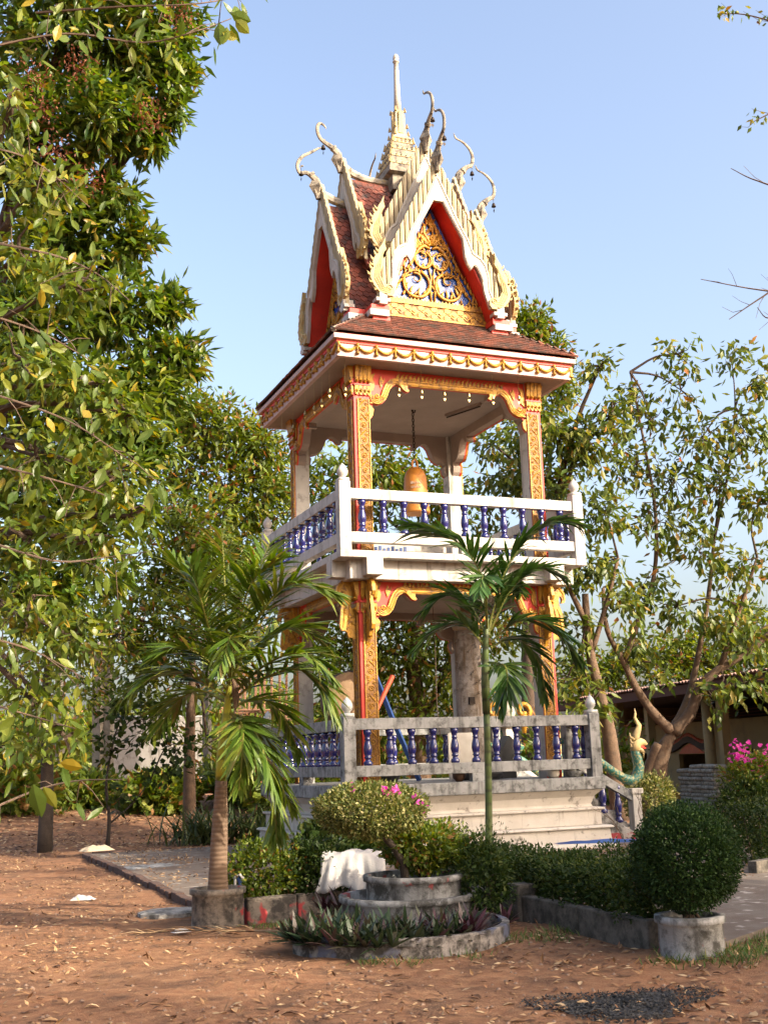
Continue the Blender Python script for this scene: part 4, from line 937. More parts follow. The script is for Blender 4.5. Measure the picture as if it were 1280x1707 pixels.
O('crown_shaft', MB().tube(tl, [.05,.055,.045,.02], 10).mesh('crown_shaft', M['areca_trunk'], True), areca)
bud = [300]
for ctrl, nl, L in (
    ([(812,1040), (800,955), (768,908), (722,886), (676,872)], 22, .5), ([(816,1040), (842,952), (882,896), (928,868), (972,876)], 22, .42), ([(818,1050), (850,985), (895,948), (940,960)], 18, .42),
    ([(810,1080), (775,1042), (735,1046), (690,1082)], 18, .42), ([(818,1070), (868,1034), (920,1044), (968,1105)], 20, .45), ([(815,1120), (838,1108,14.2), (846,1135,13.9), (838,1180,13.8)], 16, .42),
    ([(812,1050), (810,1000,14.3), (806,960,14), (800,985,13.6)], 16, .4), ([(811,1060), (782,1008,14.9), (745,992,15), (702,1020,15)], 18, .42), ([(818,1080), (858,1062,14.9), (895,1098,15), (912,1165,15)], 18, .42),
    ([(814,1060), (826,1000,14.9), (842,960,15.2), (866,985,15.4)], 16, .4)):
    frond(areca, A3(ctrl, 14.6), int(nl*1.8), L*1.2, .058, 'areca', AB, bud, .8, .3, .25)
# tiered ring planter with the clipped shrub
ring_pot('ring_planter', 'wide grey cement ring forming the middle tier of the round planter', (-3.9, -8.45, 0), .62, .31, M['ringc'])
ring_pot('ring_planter', 'smaller grey cement ring stacked on top of the round planter', (-3.86, -8.52, .2), .45, .29, M['ringc'])
lw = []; C0 = (-4.28, -9.1)
for i in range(26):
    a = rad(-175+i*8.0); lw.append((C0[0]+.98*math.cos(a), C0[1]+.98*math.sin(a)))
inn = [(C0[0]+(x-C0[0])*.93, C0[1]+(y-C0[1])*.93) for x, y in lw]
tag(O('low_ring_wall', MB().prism(lw+inn[::-1], 'z', -.08, .15).mesh('low_ring_wall', M['ringb']), bevel=.01), 'low curved cement ring with faded blue paint around the purple plants', 'planter')
tag(O('bed_soil', MB().lathe([(.9,.05), (.5,.09), (.01,.1)], C0[0], C0[1], 24).mesh('bed_soil', M['soil'])), kind='structure')
def bush(name, label, cat, c, r, n, L, mat, group=None, core=.82, stems=True, base=0, wd=.55, bumps=.06, extra=None, corem=None):
    c = Vector(c); t = thing(name, label, cat, (c.x, c.y, base), 0, group); rng = np.random.default_rng(int(abs(c.x*91+c.y*37)*10))
    d = norm(rng.normal(0, 1, (n, 3)))
    lump = 1+bumps*(np.sin(d[:, 0]*7+d[:, 2]*5)+np.sin(d[:, 1]*9-d[:, 2]*6+1)+.7*np.sin(d[:, 0]*17+d[:, 1]*13))/2
    q = rng.uniform(.84, 1.0, n)*lump; q[:n//14] += rng.uniform(0, .06, n//14)
    P = np.array((0, 0, c.z-base))+d*q[:, None]*np.array(r)
    dr = d*.7+rng.normal(0, .55, (n, 3))+np.array((0, 0, .15))
    V, F = leaf_arrays(P, dr, L*rng.uniform(.7, 1.3, n), L*wd*rng.uniform(.8, 1.2, n), LEAF5, .1, 1.2, .7, rng)
    tag(O('foliage', npmesh('foliage', V, F, M[mat]), t), kind='stuff')
    n2 = n//3; d2 = norm(rng.normal(0, 1, (n2, 3))); P2 = np.array((0, 0, c.z-base))+d2*(rng.uniform(.5, .88, n2))[:, None]*np.array(r)
    V, F = leaf_arrays(P2, d2+rng.normal(0, .8, (n2, 3)), L*1.6, L*1.1, LEAF5, .1, 1.5, .3, rng)
    tag(O('inner_foliage', npmesh('inner_foliage', V, F, M[corem or mat]), t), kind='stuff')
    if stems:
        for k in range(7):
            a = random.uniform(0, 6.28); O('stem', MB().tube([(random.uniform(-.06, .06), random.uniform(-.06, .06), 0), (math.cos(a)*r[0]*.3, math.sin(a)*r[1]*.3, (c.z-base)*.5), (math.cos(a)*r[0]*.6, math.sin(a)*r[1]*.6, c.z-base)], [.014,.01,.005], 5).mesh('stem', M['bark']), t)
    return t
dome = bush('dome_shrub', 'clipped dome shrub with yellowish variegated leaves above the tiered planter', 'shrub', (-4.4, -8.85, 1.1), (.53,.5,.25), 6500, .034, 'varieg', base=.45, stems=False, bumps=.05)
O('stem', MB().tube([(.45,.3,-.06), (.42,.27,.15), (.3,.2,.3), (.15,.1,.42), (0,0,.6)], [.045,.04,.034,.028,.015], 8).mesh('stem', M['barkd'], True), dome)
for k in range(6):
    a = k*1.05; O('stem', MB().tube([(.2,.13,.38), (.3*math.cos(a), .3*math.sin(a), .55), (.42*math.cos(a), .4*math.sin(a), .62)], [.02,.012,.005], 5).mesh('stem', M['barkd']), dome)
def tuft(parent, off, n, r, L, mat):
    P = np.array(off)+RNG.normal(0, r, (n, 3)); V, F = leaf_arrays(P, RNG.normal(0, 1, (n, 3))+np.array((0, 0, .6)), L, L*.85, LEAF5, .15); tag(O('blossom', npmesh('blossom', V, F, M[mat]), parent), kind='stuff')
for px, py, n in ((644,1316,14), (658,1319,16), (690,1338,5), (588,1314,5), (706,1345,4)):
    p = at(px, py, 10.25); tuft(dome, (p.x+4.4, p.y+8.85, p.z-.45), n, .025, .04, 'petal')
bush('scrub', 'brown and green straggly shrub growing in the top ring', 'shrub', (-3.72, -8.45, .72), (.42,.36,.22), 2600, .05, 'varieg2' if 'varieg2' in M else 'bgleaf', base=.45, bumps=.25)
bush('scrub', 'fine leaved green shrub spilling over the right side of the rings', 'shrub', (-3.28, -8.75, .45), (.3,.34,.42), 2400, .04, 'hedge', base=.0, bumps=.3, wd=.3)
bush('scrub', 'low mixed shrub with yellow tips beside the thick palm', 'shrub', (-4.85, -6.9, .45), (.42,.34,.33), 2600, .045, 'bgleaf', base=.1, bumps=.25)
bush('scrub', 'dark green shrub left of the tiered planter', 'shrub', (-4.25, -6.95, .42), (.45,.34,.33), 2600, .05, 'hedge', base=.1, bumps=.22)
bush('scrub', 'broad leaved dark plant in front of the tower plinth', 'shrub', (-3.1, -4.4, .45), (.6,.35,.45), 900, .12, 'hedge', base=.06, bumps=.3)
SPH = (-2.7, -11.15)
ring_pot('ring_planter', 'small cement ring planter under the round topiary', (SPH[0], SPH[1], 0), .245, .31, M['ringc'])
bush('topiary', 'big round dark green clipped topiary at lower right', 'topiary', (SPH[0]-.02, SPH[1]-.05, .74), (.415,.415,.41), 13000, .027, 'topiary', base=.28, bumps=.06)
# clipped hedges on low walls
def hedge(label, pts, w, z0, z1, n, L, mat='hedge', wall=True):
    a, b = Vector((*pts[0], 0)), Vector((*pts[1], 0)); d = b-a; ln = d.length; ang = math.atan2(d.y, d.x)
    t = thing('hedge', label, 'hedge', (a.x, a.y, 0), ang); rng = np.random.default_rng(int(ln*1000)+n)
    P = np.stack([rng.uniform(0, ln, n), rng.uniform(-w/2, w/2, n), rng.uniform(z0, z1, n)], -1); nr = np.zeros((n, 3)); f = rng.integers(0, 5, n)
    for k, (ax, v, s) in enumerate(((1,-w/2,-1), (1,w/2,1), (2,z1,1), (0,0,-1), (0,ln,1))):
        sel = (f == k) | ((k == 2) & (f == 4) & (rng.uniform(0, 1, n) < .5)); P[sel, ax] = v; nr[sel] = 0; nr[sel, ax] = s
    wob = .05*np.sin(P[:, 0]*6+P[:, 2]*4)+.035*np.sin(P[:, 0]*13-P[:, 1]*9)+.02*np.sin(P[:, 0]*29+P[:, 2]*17)
    P = P+nr*(wob+rng.normal(0, .025, n)-.03)[:, None]
    V, F = leaf_arrays(P, nr*.6+rng.normal(0, .6, (n, 3))+np.array((0, 0, .25)), L*rng.uniform(.7, 1.3, n), L*.55, LEAF5, .1, 1.2, .6, rng)
    tag(O('foliage', npmesh('foliage', V, F, M[mat]), t), kind='stuff')
    n2 = n//3; P2 = np.stack([rng.uniform(.05, ln-.05, n2), rng.uniform(-w*.4, w*.4, n2), rng.uniform(z0, z1-.07, n2)], -1)
    V, F = leaf_arrays(P2, rng.normal(0, 1, (n2, 3)), L*1.8, L*1.2, LEAF5, .1, 1.5, .2, rng); tag(O('inner_foliage', npmesh('inner_foliage', V, F, M[mat]), t), kind='stuff')
    for i in range(int(ln/.22)): O('stem', MB().tube([(.1+i*.22, 0, .05), (.1+i*.22+random.uniform(-.1, .1), random.uniform(-.1, .1), z1*.8)], [.012,.006], 5).mesh('stem', M['bark']), t)
    return t
hedge('dark green hedge running to the round topiary along the right bed', ((-2.42,-7.2), (-2.6,-10.75)), .5, .2, .6, 9000, .04)
hedge('dark green hedge in front of the tower steps behind the fine leaved shrub', ((-2.9,-6.85), (-.2,-7.35)), .5, .12, .47, 7000, .04)
hedge('short tall hedge at the right edge of the photo', ((1.7,-6.4), (5.2,-5.0)), .8, .1, .85, 7000, .045)
M['bedwall'] = MAT('mossy_bed_wall', (.2,.17,.14), (.12,.105,.085), 5, .95, bump=.5, bscale=35, dirt=((.05,.045,.035), .5, .68, 6))
bw = thing('bed_wall', 'low dark mossy cement wall along the right hedge bed', 'wall', (-2.78, -9.0, 0))
for y0, y1 in ((1.6,.55), (.3,-.72), (-.73,-1.78)): O('wall_segment', MB().box(-.06, .06, y1, y0, -.08, .24).mesh('wall_segment', M['bedwall']), bw, bevel=.015)
O('pier', MB().box(-.1, .1, .28, .5, -.08, .34).mesh('pier', M['bedwall']), bw, bevel=.015)
bw = thing('bed_wall', 'low cement wall with faded red paint behind the low ring', 'wall', (-5.1, -7.22, 0))
for x0, x1 in ((-.02,.5), (.51,1.02), (1.03,1.5)): O('wall_segment', MB().box(x0, x1, -.06, .06, -.08, .24).mesh('wall_segment', M['potc']), bw, (0, 0, 0), (0, 0, .06), bevel=.015)
tag(O('kerb', MB().box(-.1, 3.5, -.06, .06, -.05, .2).mesh('kerb', M['bedwall']), None, (1.35, -6.95, 0), (0, 0, .38), bevel=.01), 'low dark kerb under the hedge at the right edge', 'kerb')
# sword leaved rosettes in the low ring
def rosette(mat, n, L, seed):
    rng = np.random.default_rng(seed); a = np.arange(n)*2.4+rng.uniform(0, .4, n); el = np.linspace(.25, 1.35, n)
    D = np.stack([np.cos(a)*np.cos(el), np.sin(a)*np.cos(el), np.sin(el)], -1)
    P = D*.01; V, F = leaf_arrays(P, D, L*rng.uniform(.75, 1.15, n), .034, STRIP(4, drop=.22), 1.0, .3, 1, rng); return npmesh('rosette', V, F, M[mat])
ros = {m: [rosette(m, 17, .2, s) for s in (1, 2, 3)] for m in ('rhoeo', 'rhoeo_red')}
i = 0
for rr, n, a0, a1 in ((1.0, 12, -182, -112), (.85, 18, -182, -62), (.68, 14, -186, -40), (.5, 8, -195, -60)):
    for j in range(n):
        a = rad(a0+(a1-a0)*(j+.5)/n+random.uniform(-2, 2)); x = C0[0]+rr*math.cos(a); y = C0[1]+rr*math.sin(a)
        red = (a > rad(-112)) and random.random() < .55; m = 'rhoeo_red' if red else 'rhoeo'
        tag(O('rosette_plant', random.choice(ros[m]), None, (x, y, .09), (random.uniform(-.2,.2), random.uniform(-.2,.2), random.uniform(0, 6)), random.uniform(1.0, 1.35)),
            'purplish red sword leaved rosette in the low curved ring' if red else 'dark green sword leaved rosette in the low curved ring', 'plant', 'red rosettes in the ring' if red else 'green rosettes in the ring')
for (x, y, sc) in ((-4.3,-7.75,1.5), (-4.42,-7.6,1.4), (-3.3,-9.25,1.0)):
    tag(O('rosette_plant', ros['rhoeo_red'][0], None, (x, y, .06), (0, 0, x), sc), 'reddish sword leaved plant tucked beside the middle ring', 'plant', 'red rosettes beside the ring')
# strap leaved clump and sapling behind the path
def strap_clump(label, c, n, L, spread, mat='strap'):
    rng = np.random.default_rng(n); t = thing('strap_plant', label, 'plant', c); a = rng.uniform(0, 6.28, n); el = rng.uniform(.7, 1.5, n)
    D = np.stack([np.cos(a)*np.cos(el), np.sin(a)*np.cos(el), np.sin(el)], -1); P = np.stack([rng.normal(0, spread, n), rng.normal(0, spread*.6, n), np.zeros(n)], -1)
    V, F = leaf_arrays(P, D, L*rng.uniform(.6, 1.1, n), .045, STRIP(5, drop=.35), 1.0, .4, 1, rng); tag(O('leaves', npmesh('leaves', V, F, M[mat]), t), kind='stuff')
strap_clump('tall clump of dark strap leaves behind the thick palm', (-2.6, 5.0, 0), 260, .85, .42); strap_clump('second clump of strap leaves left of the tower plinth', (-1.6, 4.7, 0), 220, .8, .4)
strap_clump('small fleshy leaved weed at the foot of the slender palm', (-1.2, -5.6, .06), 7, .45, .03, 'weed')
# bare twiggy shrub before the plinth
bt_ = thing('bare_shrub', 'leafless twiggy shrub in front of the plinth by the steps', 'shrub', (.55, -5.6, .06)); rb = random.Random(4)
def twigs(m, p, d, L, r, depth):
    q = p+d*L; mid = (p+q)/2+Vector((rb.uniform(-.1,.1), rb.uniform(-.1,.1), rb.uniform(-.05,.1)))*L; m.tube([p, mid, q], [r, r*.8, r*.55], 4)
    if depth:
        for _ in range(rb.choice((2, 2, 3))): twigs(m, q, (d+Vector((rb.uniform(-.8,.8), rb.uniform(-.8,.8), rb.uniform(-.1,.6)))).normalized(), L*rb.uniform(.55, .8), r*.6, depth-1)
for dx in (-.6, .25, .7):
    m = MB(); twigs(m, Vector((0,0,0)), Vector((dx, -.1, 1)).normalized(), .42, .014, 3); O('stem', m.mesh('stem', M['twig']), bt_)
# ------------------------------------------------------------------ trees
def tree(name, label, base, trunk, blobs, leafmat, L, wd, per, droop=.4, group=None, bark='bark', r0=.16, cl_k=9, twig_n=7, kind=LEAF5, seed=1, limbs=None, spread=.22, shell=.5, dens=1.9):
    """trunk: world points; blobs: (centre, radii, clusters); leaves in clusters of about cl_k"""
    base = Vector(base); t = thing(name, label, 'tree', base, 0, group); rng = np.random.default_rng(seed)
    tk = [Vector(p)-base for p in trunk]; n = len(tk)
    sp_ = smooth_path(tk, 4*(n-1)); k = len(sp_)
    O('trunk', MB().tube(sp_, [r0*(1-.62*i/(k-1)) for i in range(k)], 10).mesh('trunk', M[bark], True), t)
    for pts, ra, rb_ in (limbs or []):
        s2 = smooth_path([Vector(p)-base for p in pts], 4*(len(pts)-1)); k2 = len(s2)
        O('limb', MB().tube(s2, [.82*(ra+(rb_-ra)*i/(k2-1))*(1+.06*math.sin(i*2.1)) for i in range(k2)], 8).mesh('limb', M[bark], True), t)
    top = tk[-1]; PV = []; DV = []; tw = MB(); nodes = [tk[-1], tk[max(0, n-2)].lerp(tk[-1], .5)]+[Vector(l[0][-1])-base for l in (limbs or [])]+[Vector(l[0][len(l[0])//2])-base for l in (limbs or [])]
    for c, r, nc in blobs:
        nc = int(nc*dens); c = Vector(c)-base; r = np.array(r); C_, D_ = sample_blob(np.array(c), r, nc, shell, rng)
        st = min(nodes, key=lambda q: (q-c).length); mid = (st+c)/2+Vector((rng.normal(0, .1), rng.normal(0, .1), .12*(c-st).length))
        br = min(r0*.4, .018*(c-st).length+.012)
        tw.tube(smooth_path([st, mid, c], 6), [br*(1-.6*i/6) for i in range(7)], 6)
        for q in C_[rng.permutation(nc)[:twig_n]]:
            q = Vector(q); tw.tube([c, (c+q)/2+Vector(rng.normal(0, .06, 3)), q], [br*.45, br*.3, .004], 4)
        P = np.repeat(C_, cl_k, 0); Dd = np.repeat(D_, cl_k, 0); m = len(P)
        PV.append(P+rng.normal(0, spread*.45, (m, 3))); dd = Dd*.6+rng.normal(0, .75, (m, 3)); dd[:, 2] -= droop; DV.append(dd)
    tag(O('branches', tw.mesh('branches', M[bark if bark != 'barkr' else 'bark']), t), kind='stuff')
    P = np.concatenate(PV); Dd = np.concatenate(DV); m = len(P)
    V, F = leaf_arrays(P, Dd, L*rng.uniform(.7, 1.25, m), L*wd*rng.uniform(.8, 1.2, m), kind, .1, 1.0, 1.0, rng)
    tag(O('crown', npmesh('crown', V, F, M[leafmat]), t), kind='stuff'); return t
def B(px, py, d, rx, ry, nc, rz=None):
    s = d/FPX; return (at(px, py, d), ((rx+ (rz or rx))*.5*s, (rx+(rz or rx))*.5*s, ry*s), nc)
G0 = lambda px, d: Vector((at(px, 1300, d).x, at(px, 1300, d).y, 0))
# dense glossy tree filling the left edge
b0 = G0(-170, 15); b0.z = float(gz(b0.x, b0.y))
dense = tree('broadleaf_tree', 'dense glossy green tree filling the upper left corner', b0, [b0, b0+Vector((.1,.1,2.5)), b0+Vector((.3,0,5))], [
    B(110,50,15,150,110,150), B(250,50,15,90,90,80), B(285,140,15,42,70,40), B(245,215,15,40,45,30), B(60,230,15,120,110,110), B(170,190,14.6,80,70,60),
    B(120,380,15,90,85,80), B(195,330,15,45,45,24), B(215,405,15,42,45,26), B(60,540,14.6,110,110,100), B(190,520,15,90,65,70), B(280,510,15,32,36,16), B(290,590,15,52,42,34),
    B(120,680,14.6,140,90,130), B(230,650,15,90,52,56), B(60,820,14,110,110,90), B(180,810,14.6,95,80,64), B(250,740,15.4,48,52,26), B(40,970,14,80,80,46), B(150,930,14.6,80,70,34), B(120,1040,14.6,70,40,12)],
    'mango', .2, .32, 10, .35, r0=.28, cl_k=16, seed=11, spread=.13, twig_n=6, dens=1.35)
for px, py in ((60,130), (130,110), (300,30), (20,170), (70,190), (250,190), (90,250), (150,300)):
    c = np.array(at(px, py, 13.6)-b0); n = 130; P = c+RNG.normal(0, .11, (n, 3)); V, F = leaf_arrays(P, RNG.normal(0, 1, (n, 3)), .05, .022, LEAF5, .1); tag(O('seed_head', npmesh('seed_head', V, F, M['dryred']), dense), kind='stuff')
# nearer branches with large, partly yellow leaves reaching in from the left
b1 = G0(-260, 7.6)
near = thing('broadleaf_tree', 'near branches with large yellowing leaves along the left edge', 'tree', b1)
near_t = [Vector((0,0,0)), Vector((.05,.05,2)), Vector((.1,0,4.2)), Vector((0,.1,6.6))]
O('trunk', MB().tube(smooth_path(near_t, 12), [.13*(1-.5*i/12) for i in range(13)], 10).mesh('trunk', M['bark'], True), near)
big_me = []
for w in (.36, .44, .52):
    t_, f_ = LEAF8; big_me.append(MB().add([(v[0], v[1]*w, v[2]*.12) for v in t_], f_).mesh('leaf', M['bigleaf']))
rl = random.Random(21); cnt = 0
for path, dens in (([(-40,1360), (60,1318), (130,1302), (205,1300)], 12), ([(-30,400), (90,425), (160,455), (215,500)], 34), ([(-30,650), (110,700), (220,770)], 32), ([(-30,80), (110,55), (240,70), (330,50), (385,30)], 40),
        ([(-30,240), (60,270), (150,345)], 30), ([(-30,900), (90,935), (170,930), (245,920)], 26), ([(-30,1060), (55,1085), (140,1130)], 26), ([(-30,770), (90,800), (190,830)], 26), ([(-30,520), (70,555), (150,600)], 26), ([(-30,1170), (40,1190), (125,1215)], 26), ([(60,20), (200,10), (330,5), (420,-12)], 26)):
    P = smooth_path([at(a, b, 7.6+.25*math.sin(a*.05)) for a, b in path], 16); P = [near_t[2].lerp(near_t[3], rl.random())*0+p-b1 for p in P]
    br = O('branch', MB().tube(P, [.007*(1-.75*i/16)+.0015 for i in range(17)], 5).mesh('branch', M['twig']), near)
    for j in range(dens):
        t = rl.uniform(.05, 1); k = int(t*15); p = P[k].lerp(P[k+1], rl.random())
        q = p+Vector((rl.gauss(0, .12), rl.gauss(0, .14), rl.gauss(-.02, .13)))
        if j % 3 == 0: O('twig', MB().tube([p, (p+q)/2+Vector((0,0,.02)), q], [.004,.003,.002], 4).mesh('twig', M['twig']), br)
        d = Vector((rl.gauss(0, .6), rl.gauss(0, .6), -rl.uniform(.1, 1.3))).normalized(); L = rl.uniform(.07, .15)
        nn = Vector((rl.gauss(.3, .5), rl.gauss(-.5, .5), rl.gauss(.5, .4))); s = d.cross(nn).normalized(); nn = s.cross(d)
        Mx = Matrix((d*L, s*L, nn*L)).transposed().to_4x4(); Mx.translation = q; O('leaf', rl.choice(big_me), br).matrix_local = Mx; cnt += 1
for px, py, L, tilt in ((55,1325,.22,.3), (72,1330,.16,.6), (365,55,.15,.1), (385,40,.14,1.2), (392,50,.13,.8), (378,62,.12,-.2), (100,1290,.15,1.4)):
    p = at(px, py-18, 7.4)-b1; d = (rgt*math.sin(tilt)-upv*math.cos(tilt)).normalized(); s = (rgt*math.cos(tilt)+upv*math.sin(tilt)-fwd*.3).normalized(); nn = s.cross(d); s = d.cross(nn)
    Mx = Matrix((d*L, s*L*1.2, nn*L)).transposed().to_4x4(); Mx.translation = p; O('leaf', big_me[2], near).matrix_local = Mx
b1b = G0(-220, 10)
tree('broadleaf_tree', 'loose yellow green foliage hanging low at the left edge', b1b, [b1b, b1b+Vector((.1,0,2)), b1b+Vector((0,.1,4.4))], [
    B(20,170,10,60,50,16), B(60,300,10,80,60,30), B(30,420,10,70,60,26), B(120,470,10,70,50,22), B(40,600,10,80,70,32), B(130,640,10,70,50,24), B(210,690,10,60,40,18), B(60,760,10,90,60,34), B(170,790,10,70,60,26), B(50,900,10,80,60,30), B(150,900,10,70,60,24), B(220,860,10,50,50,14), B(40,1030,10,70,60,26), B(120,1060,10,60,50,18), B(60,1160,10,60,50,20), B(20,1260,10,50,50,12), B(110,1230,10,36,40,8)],
    'bigleaf', .12, .42, 9, .7, r0=.12, cl_k=9, seed=41, spread=.14, dens=1.0, kind=LEAF8, twig_n=4)
# slim dark trunk and sapling behind the path on the left
b2 = Vector((-5.77, 5.08, 0))
tree('slim_tree', 'slim tree with a straight dark trunk left of the path', b2, [b2, b2+Vector((0,0,1.6)), b2+Vector((-.05,.1,3.2)), b2+Vector((.1,0,5))], [
    B(30,1120,22,80,70,50), B(110,1010,22,80,70,50), B(20,1000,22,60,80,40), B(60,1220,22,60,50,24), B(130,1130,22,60,60,30), B(190,1060,22.5,50,50,20)], 'bgleaf', .16, .34, 9, .5, bark='barkd', r0=.15, cl_k=9, seed=5, spread=.25)
b3 = Vector((-4.5, 5.6, 0))
tree('sapling', 'thin forked sapling with round dark leaves beside the path end', b3, [b3, b3+Vector((.02,0,.6)), b3+Vector((-.05,0,1.3)), b3+Vector((.1,0,2.2))], [
    B(185,1250,22.6,40,40,9), B(240,1200,22.6,45,50,12), B(290,1240,22.6,40,40,9), B(200,1170,22.6,50,30,10), B(200,1330,22.6,36,26,4), B(260,1290,22.6,30,24,4)], 'hedge', .17, .75, 6, .3, bark='barkd', r0=.045, cl_k=6, seed=6, spread=.3,
    limbs=[([b3+Vector((.02,0,.45)), b3+Vector((.5,0,.85)), b3+Vector((.85,0,1.3))], .025, .01)])
b4 = G0(316, 26); b4.z = float(gz(b4.x, b4.y))
tree('broadleaf_tree', 'tree with a plain brown trunk behind the thick palm', b4, [b4, at(316,1250,26), at(319,1160,26), at(322,1080,26)], [
    B(300,1050,26,90,65,60), B(240,1110,26,75,55,46), B(365,960,27,70,80,60), B(320,880,27,85,80,64), B(260,960,27,70,70,50), B(210,1030,26,60,60,34), B(400,1060,27,60,60,36), B(270,1190,26,50,40,10), B(370,1150,27,50,50,14), B(345,1240,27,40,50,8)], 'bgleaf', .24, .38, 9, .4, dens=1.7, bark='barkr', r0=.16, cl_k=9, seed=8, spread=.35)
b5 = G0(390, 36); b5.z = float(gz(b5.x, b5.y))
tree('broadleaf_tree', 'sunlit tree rising behind the left side of the tower', b5, [b5, at(392,1150,36), at(395,1000,36), at(390,860,36)], [
    B(370,720,36,70,60,64), B(430,750,36,55,55,50), B(320,700,36,50,60,44), B(450,830,36,60,70,52), B(380,830,36,90,80,80), B(300,800,36,60,80,50), B(420,930,36,80,70,60), B(330,930,36,80,80,56), B(460,1000,36,60,60,30), B(280,680,36,30,40,16)], 'bgleaf', .29, .38, 9, .35, dens=2.3, bark='bark', r0=.3, cl_k=9, seed=9, spread=.4)
b6 = G0(700, 31)
tree('broadleaf_tree', 'dark leafy tree directly behind the tower', b6, [b6, at(700,1200,31), at(690,1120,31), at(700,1000,31), at(690,900,31)], [
    B(560,820,31,80,80,60), B(640,790,31,80,60,50), B(720,830,31,80,70,54), B(600,930,31,90,80,64), B(690,980,31,100,80,70), B(640,1090,31,90,80,56), B(740,1110,31,80,80,52), B(560,1090,31,70,70,36), B(530,960,31,60,70,36), B(660,1200,31,80,50,30), B(760,1200,31,70,50,24), B(800,1040,31,70,80,40), B(590,1180,31,60,50,20)], 'bgleaf', .27, .38, 9, .45, dens=2.5, bark='barkr', r0=.3, cl_k=9, seed=10, spread=.36,
    limbs=[([at(700,1290,31), at(712,1200,31), at(742,1120,31)], .13, .07)])
b7 = G0(880, 44)
tree('broadleaf_tree', 'treetop showing above the right eave of the tower', b7, [b7, at(880,1000,44), at(878,700,44), at(876,600,44)], [
    B(880,540,44,40,34,40), B(910,580,44,36,26,24), B(860,590,44,60,40,44), B(930,640,44,50,40,30), B(880,680,44,70,60,50)], 'bgleaf', .3, .38, 9, .2, dens=2.6, r0=.3, cl_k=9, seed=12, spread=.4)
# the two airy trees on the right
b8 = at(1030, 1320, 27); b8.z = 0
tree('leaning_tree', 'airy tree with a leaning reddish trunk just right of the tower', b8, [b8, at(1016,1230,27), at(1000,1160,27), at(982,1080,27), at(975,990,27)], [
    B(930,720,27,48,44,34), B(985,740,27,48,40,32), B(850,800,29,62,60,50), B(900,800,28,60,60,44), B(960,830,27,56,56,36), B(840,900,29,70,60,44), B(1010,850,27,50,50,26), B(940,930,27,50,50,26), B(1000,950,27,50,45,24), B(960,1050,27,40,50,18), B(945,1130,27,34,50,14), B(985,1170,26.6,28,44,14), B(1020,690,27,42,34,22), B(1000,610,27,26,30,10), B(880,730,28,40,40,20), B(820,740,29,40,40,20), B(870,1010,29,60,60,26), B(1040,1010,27,40,40,14)],
    'rtleaf', .25, .46, 8, .9, dens=1.15, bark='barkr', r0=.2, cl_k=8, seed=13, spread=.3, limbs=[([at(985,1090,27), at(1010,1010,27), at(1030,930,27)], .09, .05), ([at(978,1040,27), at(940,960,27), at(915,880,28)], .09, .05)])
b9 = at(1088, 1330, 29); b9.z = 0
tree('forked_tree', 'airy tree with a forked reddish brown trunk in front of the hall', b9, [b9, at(1096,1285,29), at(1108,1245,29), at(1122,1222,29)], [
    B(1130,590,29,40,26,12), B(1225,585,29,30,36,12), B(1262,640,29,34,40,16), B(1050,650,29,42,40,16), B(1135,650,29,36,40,14), B(1085,700,29,40,34,14), B(1170,730,29,52,46,30), B(1240,720,29,52,52,30), B(1125,800,29,54,46,30), B(1060,770,29,50,44,26), B(1200,810,29,54,50,32), B(1265,840,29,44,56,28), B(1100,870,29,56,50,32), B(1165,920,29,56,46,30), B(1235,950,29,56,56,32), B(1070,980,29,50,44,24), B(1130,1010,29,44,44,20), B(1060,1075,29,44,38,16), B(1190,1040,29,54,50,26), B(1255,1060,29,40,50,22), B(1240,1140,28.6,56,36,24), B(1190,1165,28.6,40,30,12), B(1290,760,29,40,80,20), B(1110,1120,29,30,30,6)],
    'rtleaf', .26, .46, 8, .9, dens=.95, bark='barkr', r0=.3, cl_k=8, seed=14, spread=.3, limbs=[
    ([at(1122,1222,29), at(1090,1190,29), at(1062,1150,29), at(1040,1105,29), at(1012,1050,29), at(1005,980,29)], .17, .06), ([at(1122,1222,29), at(1150,1190,29), at(1168,1145,29), at(1200,1115,29), at(1250,1085,29), at(1300,1040,29)], .2, .08),
    ([at(1118,1222,29), at(1145,1170,29.4), at(1160,1110,29.6), at(1180,1000,29.8), at(1190,900,29.8)], .14, .05), ([at(1040,1105,29), at(1062,1040,29), at(1090,960,29), at(1092,850,29), at(1070,720,29), at(1050,620,29)], .1, .02),
    ([at(1190,900,29.8), at(1215,780,29.6), at(1225,680,29.4), at(1220,600,29.2)], .05, .012), ([at(1074,1325,29), at(1085,1275,29), at(1098,1240,29)], .2, .16), ([at(1200,1115,29), at(1235,1010,29), at(1262,930,29)], .09, .04)])
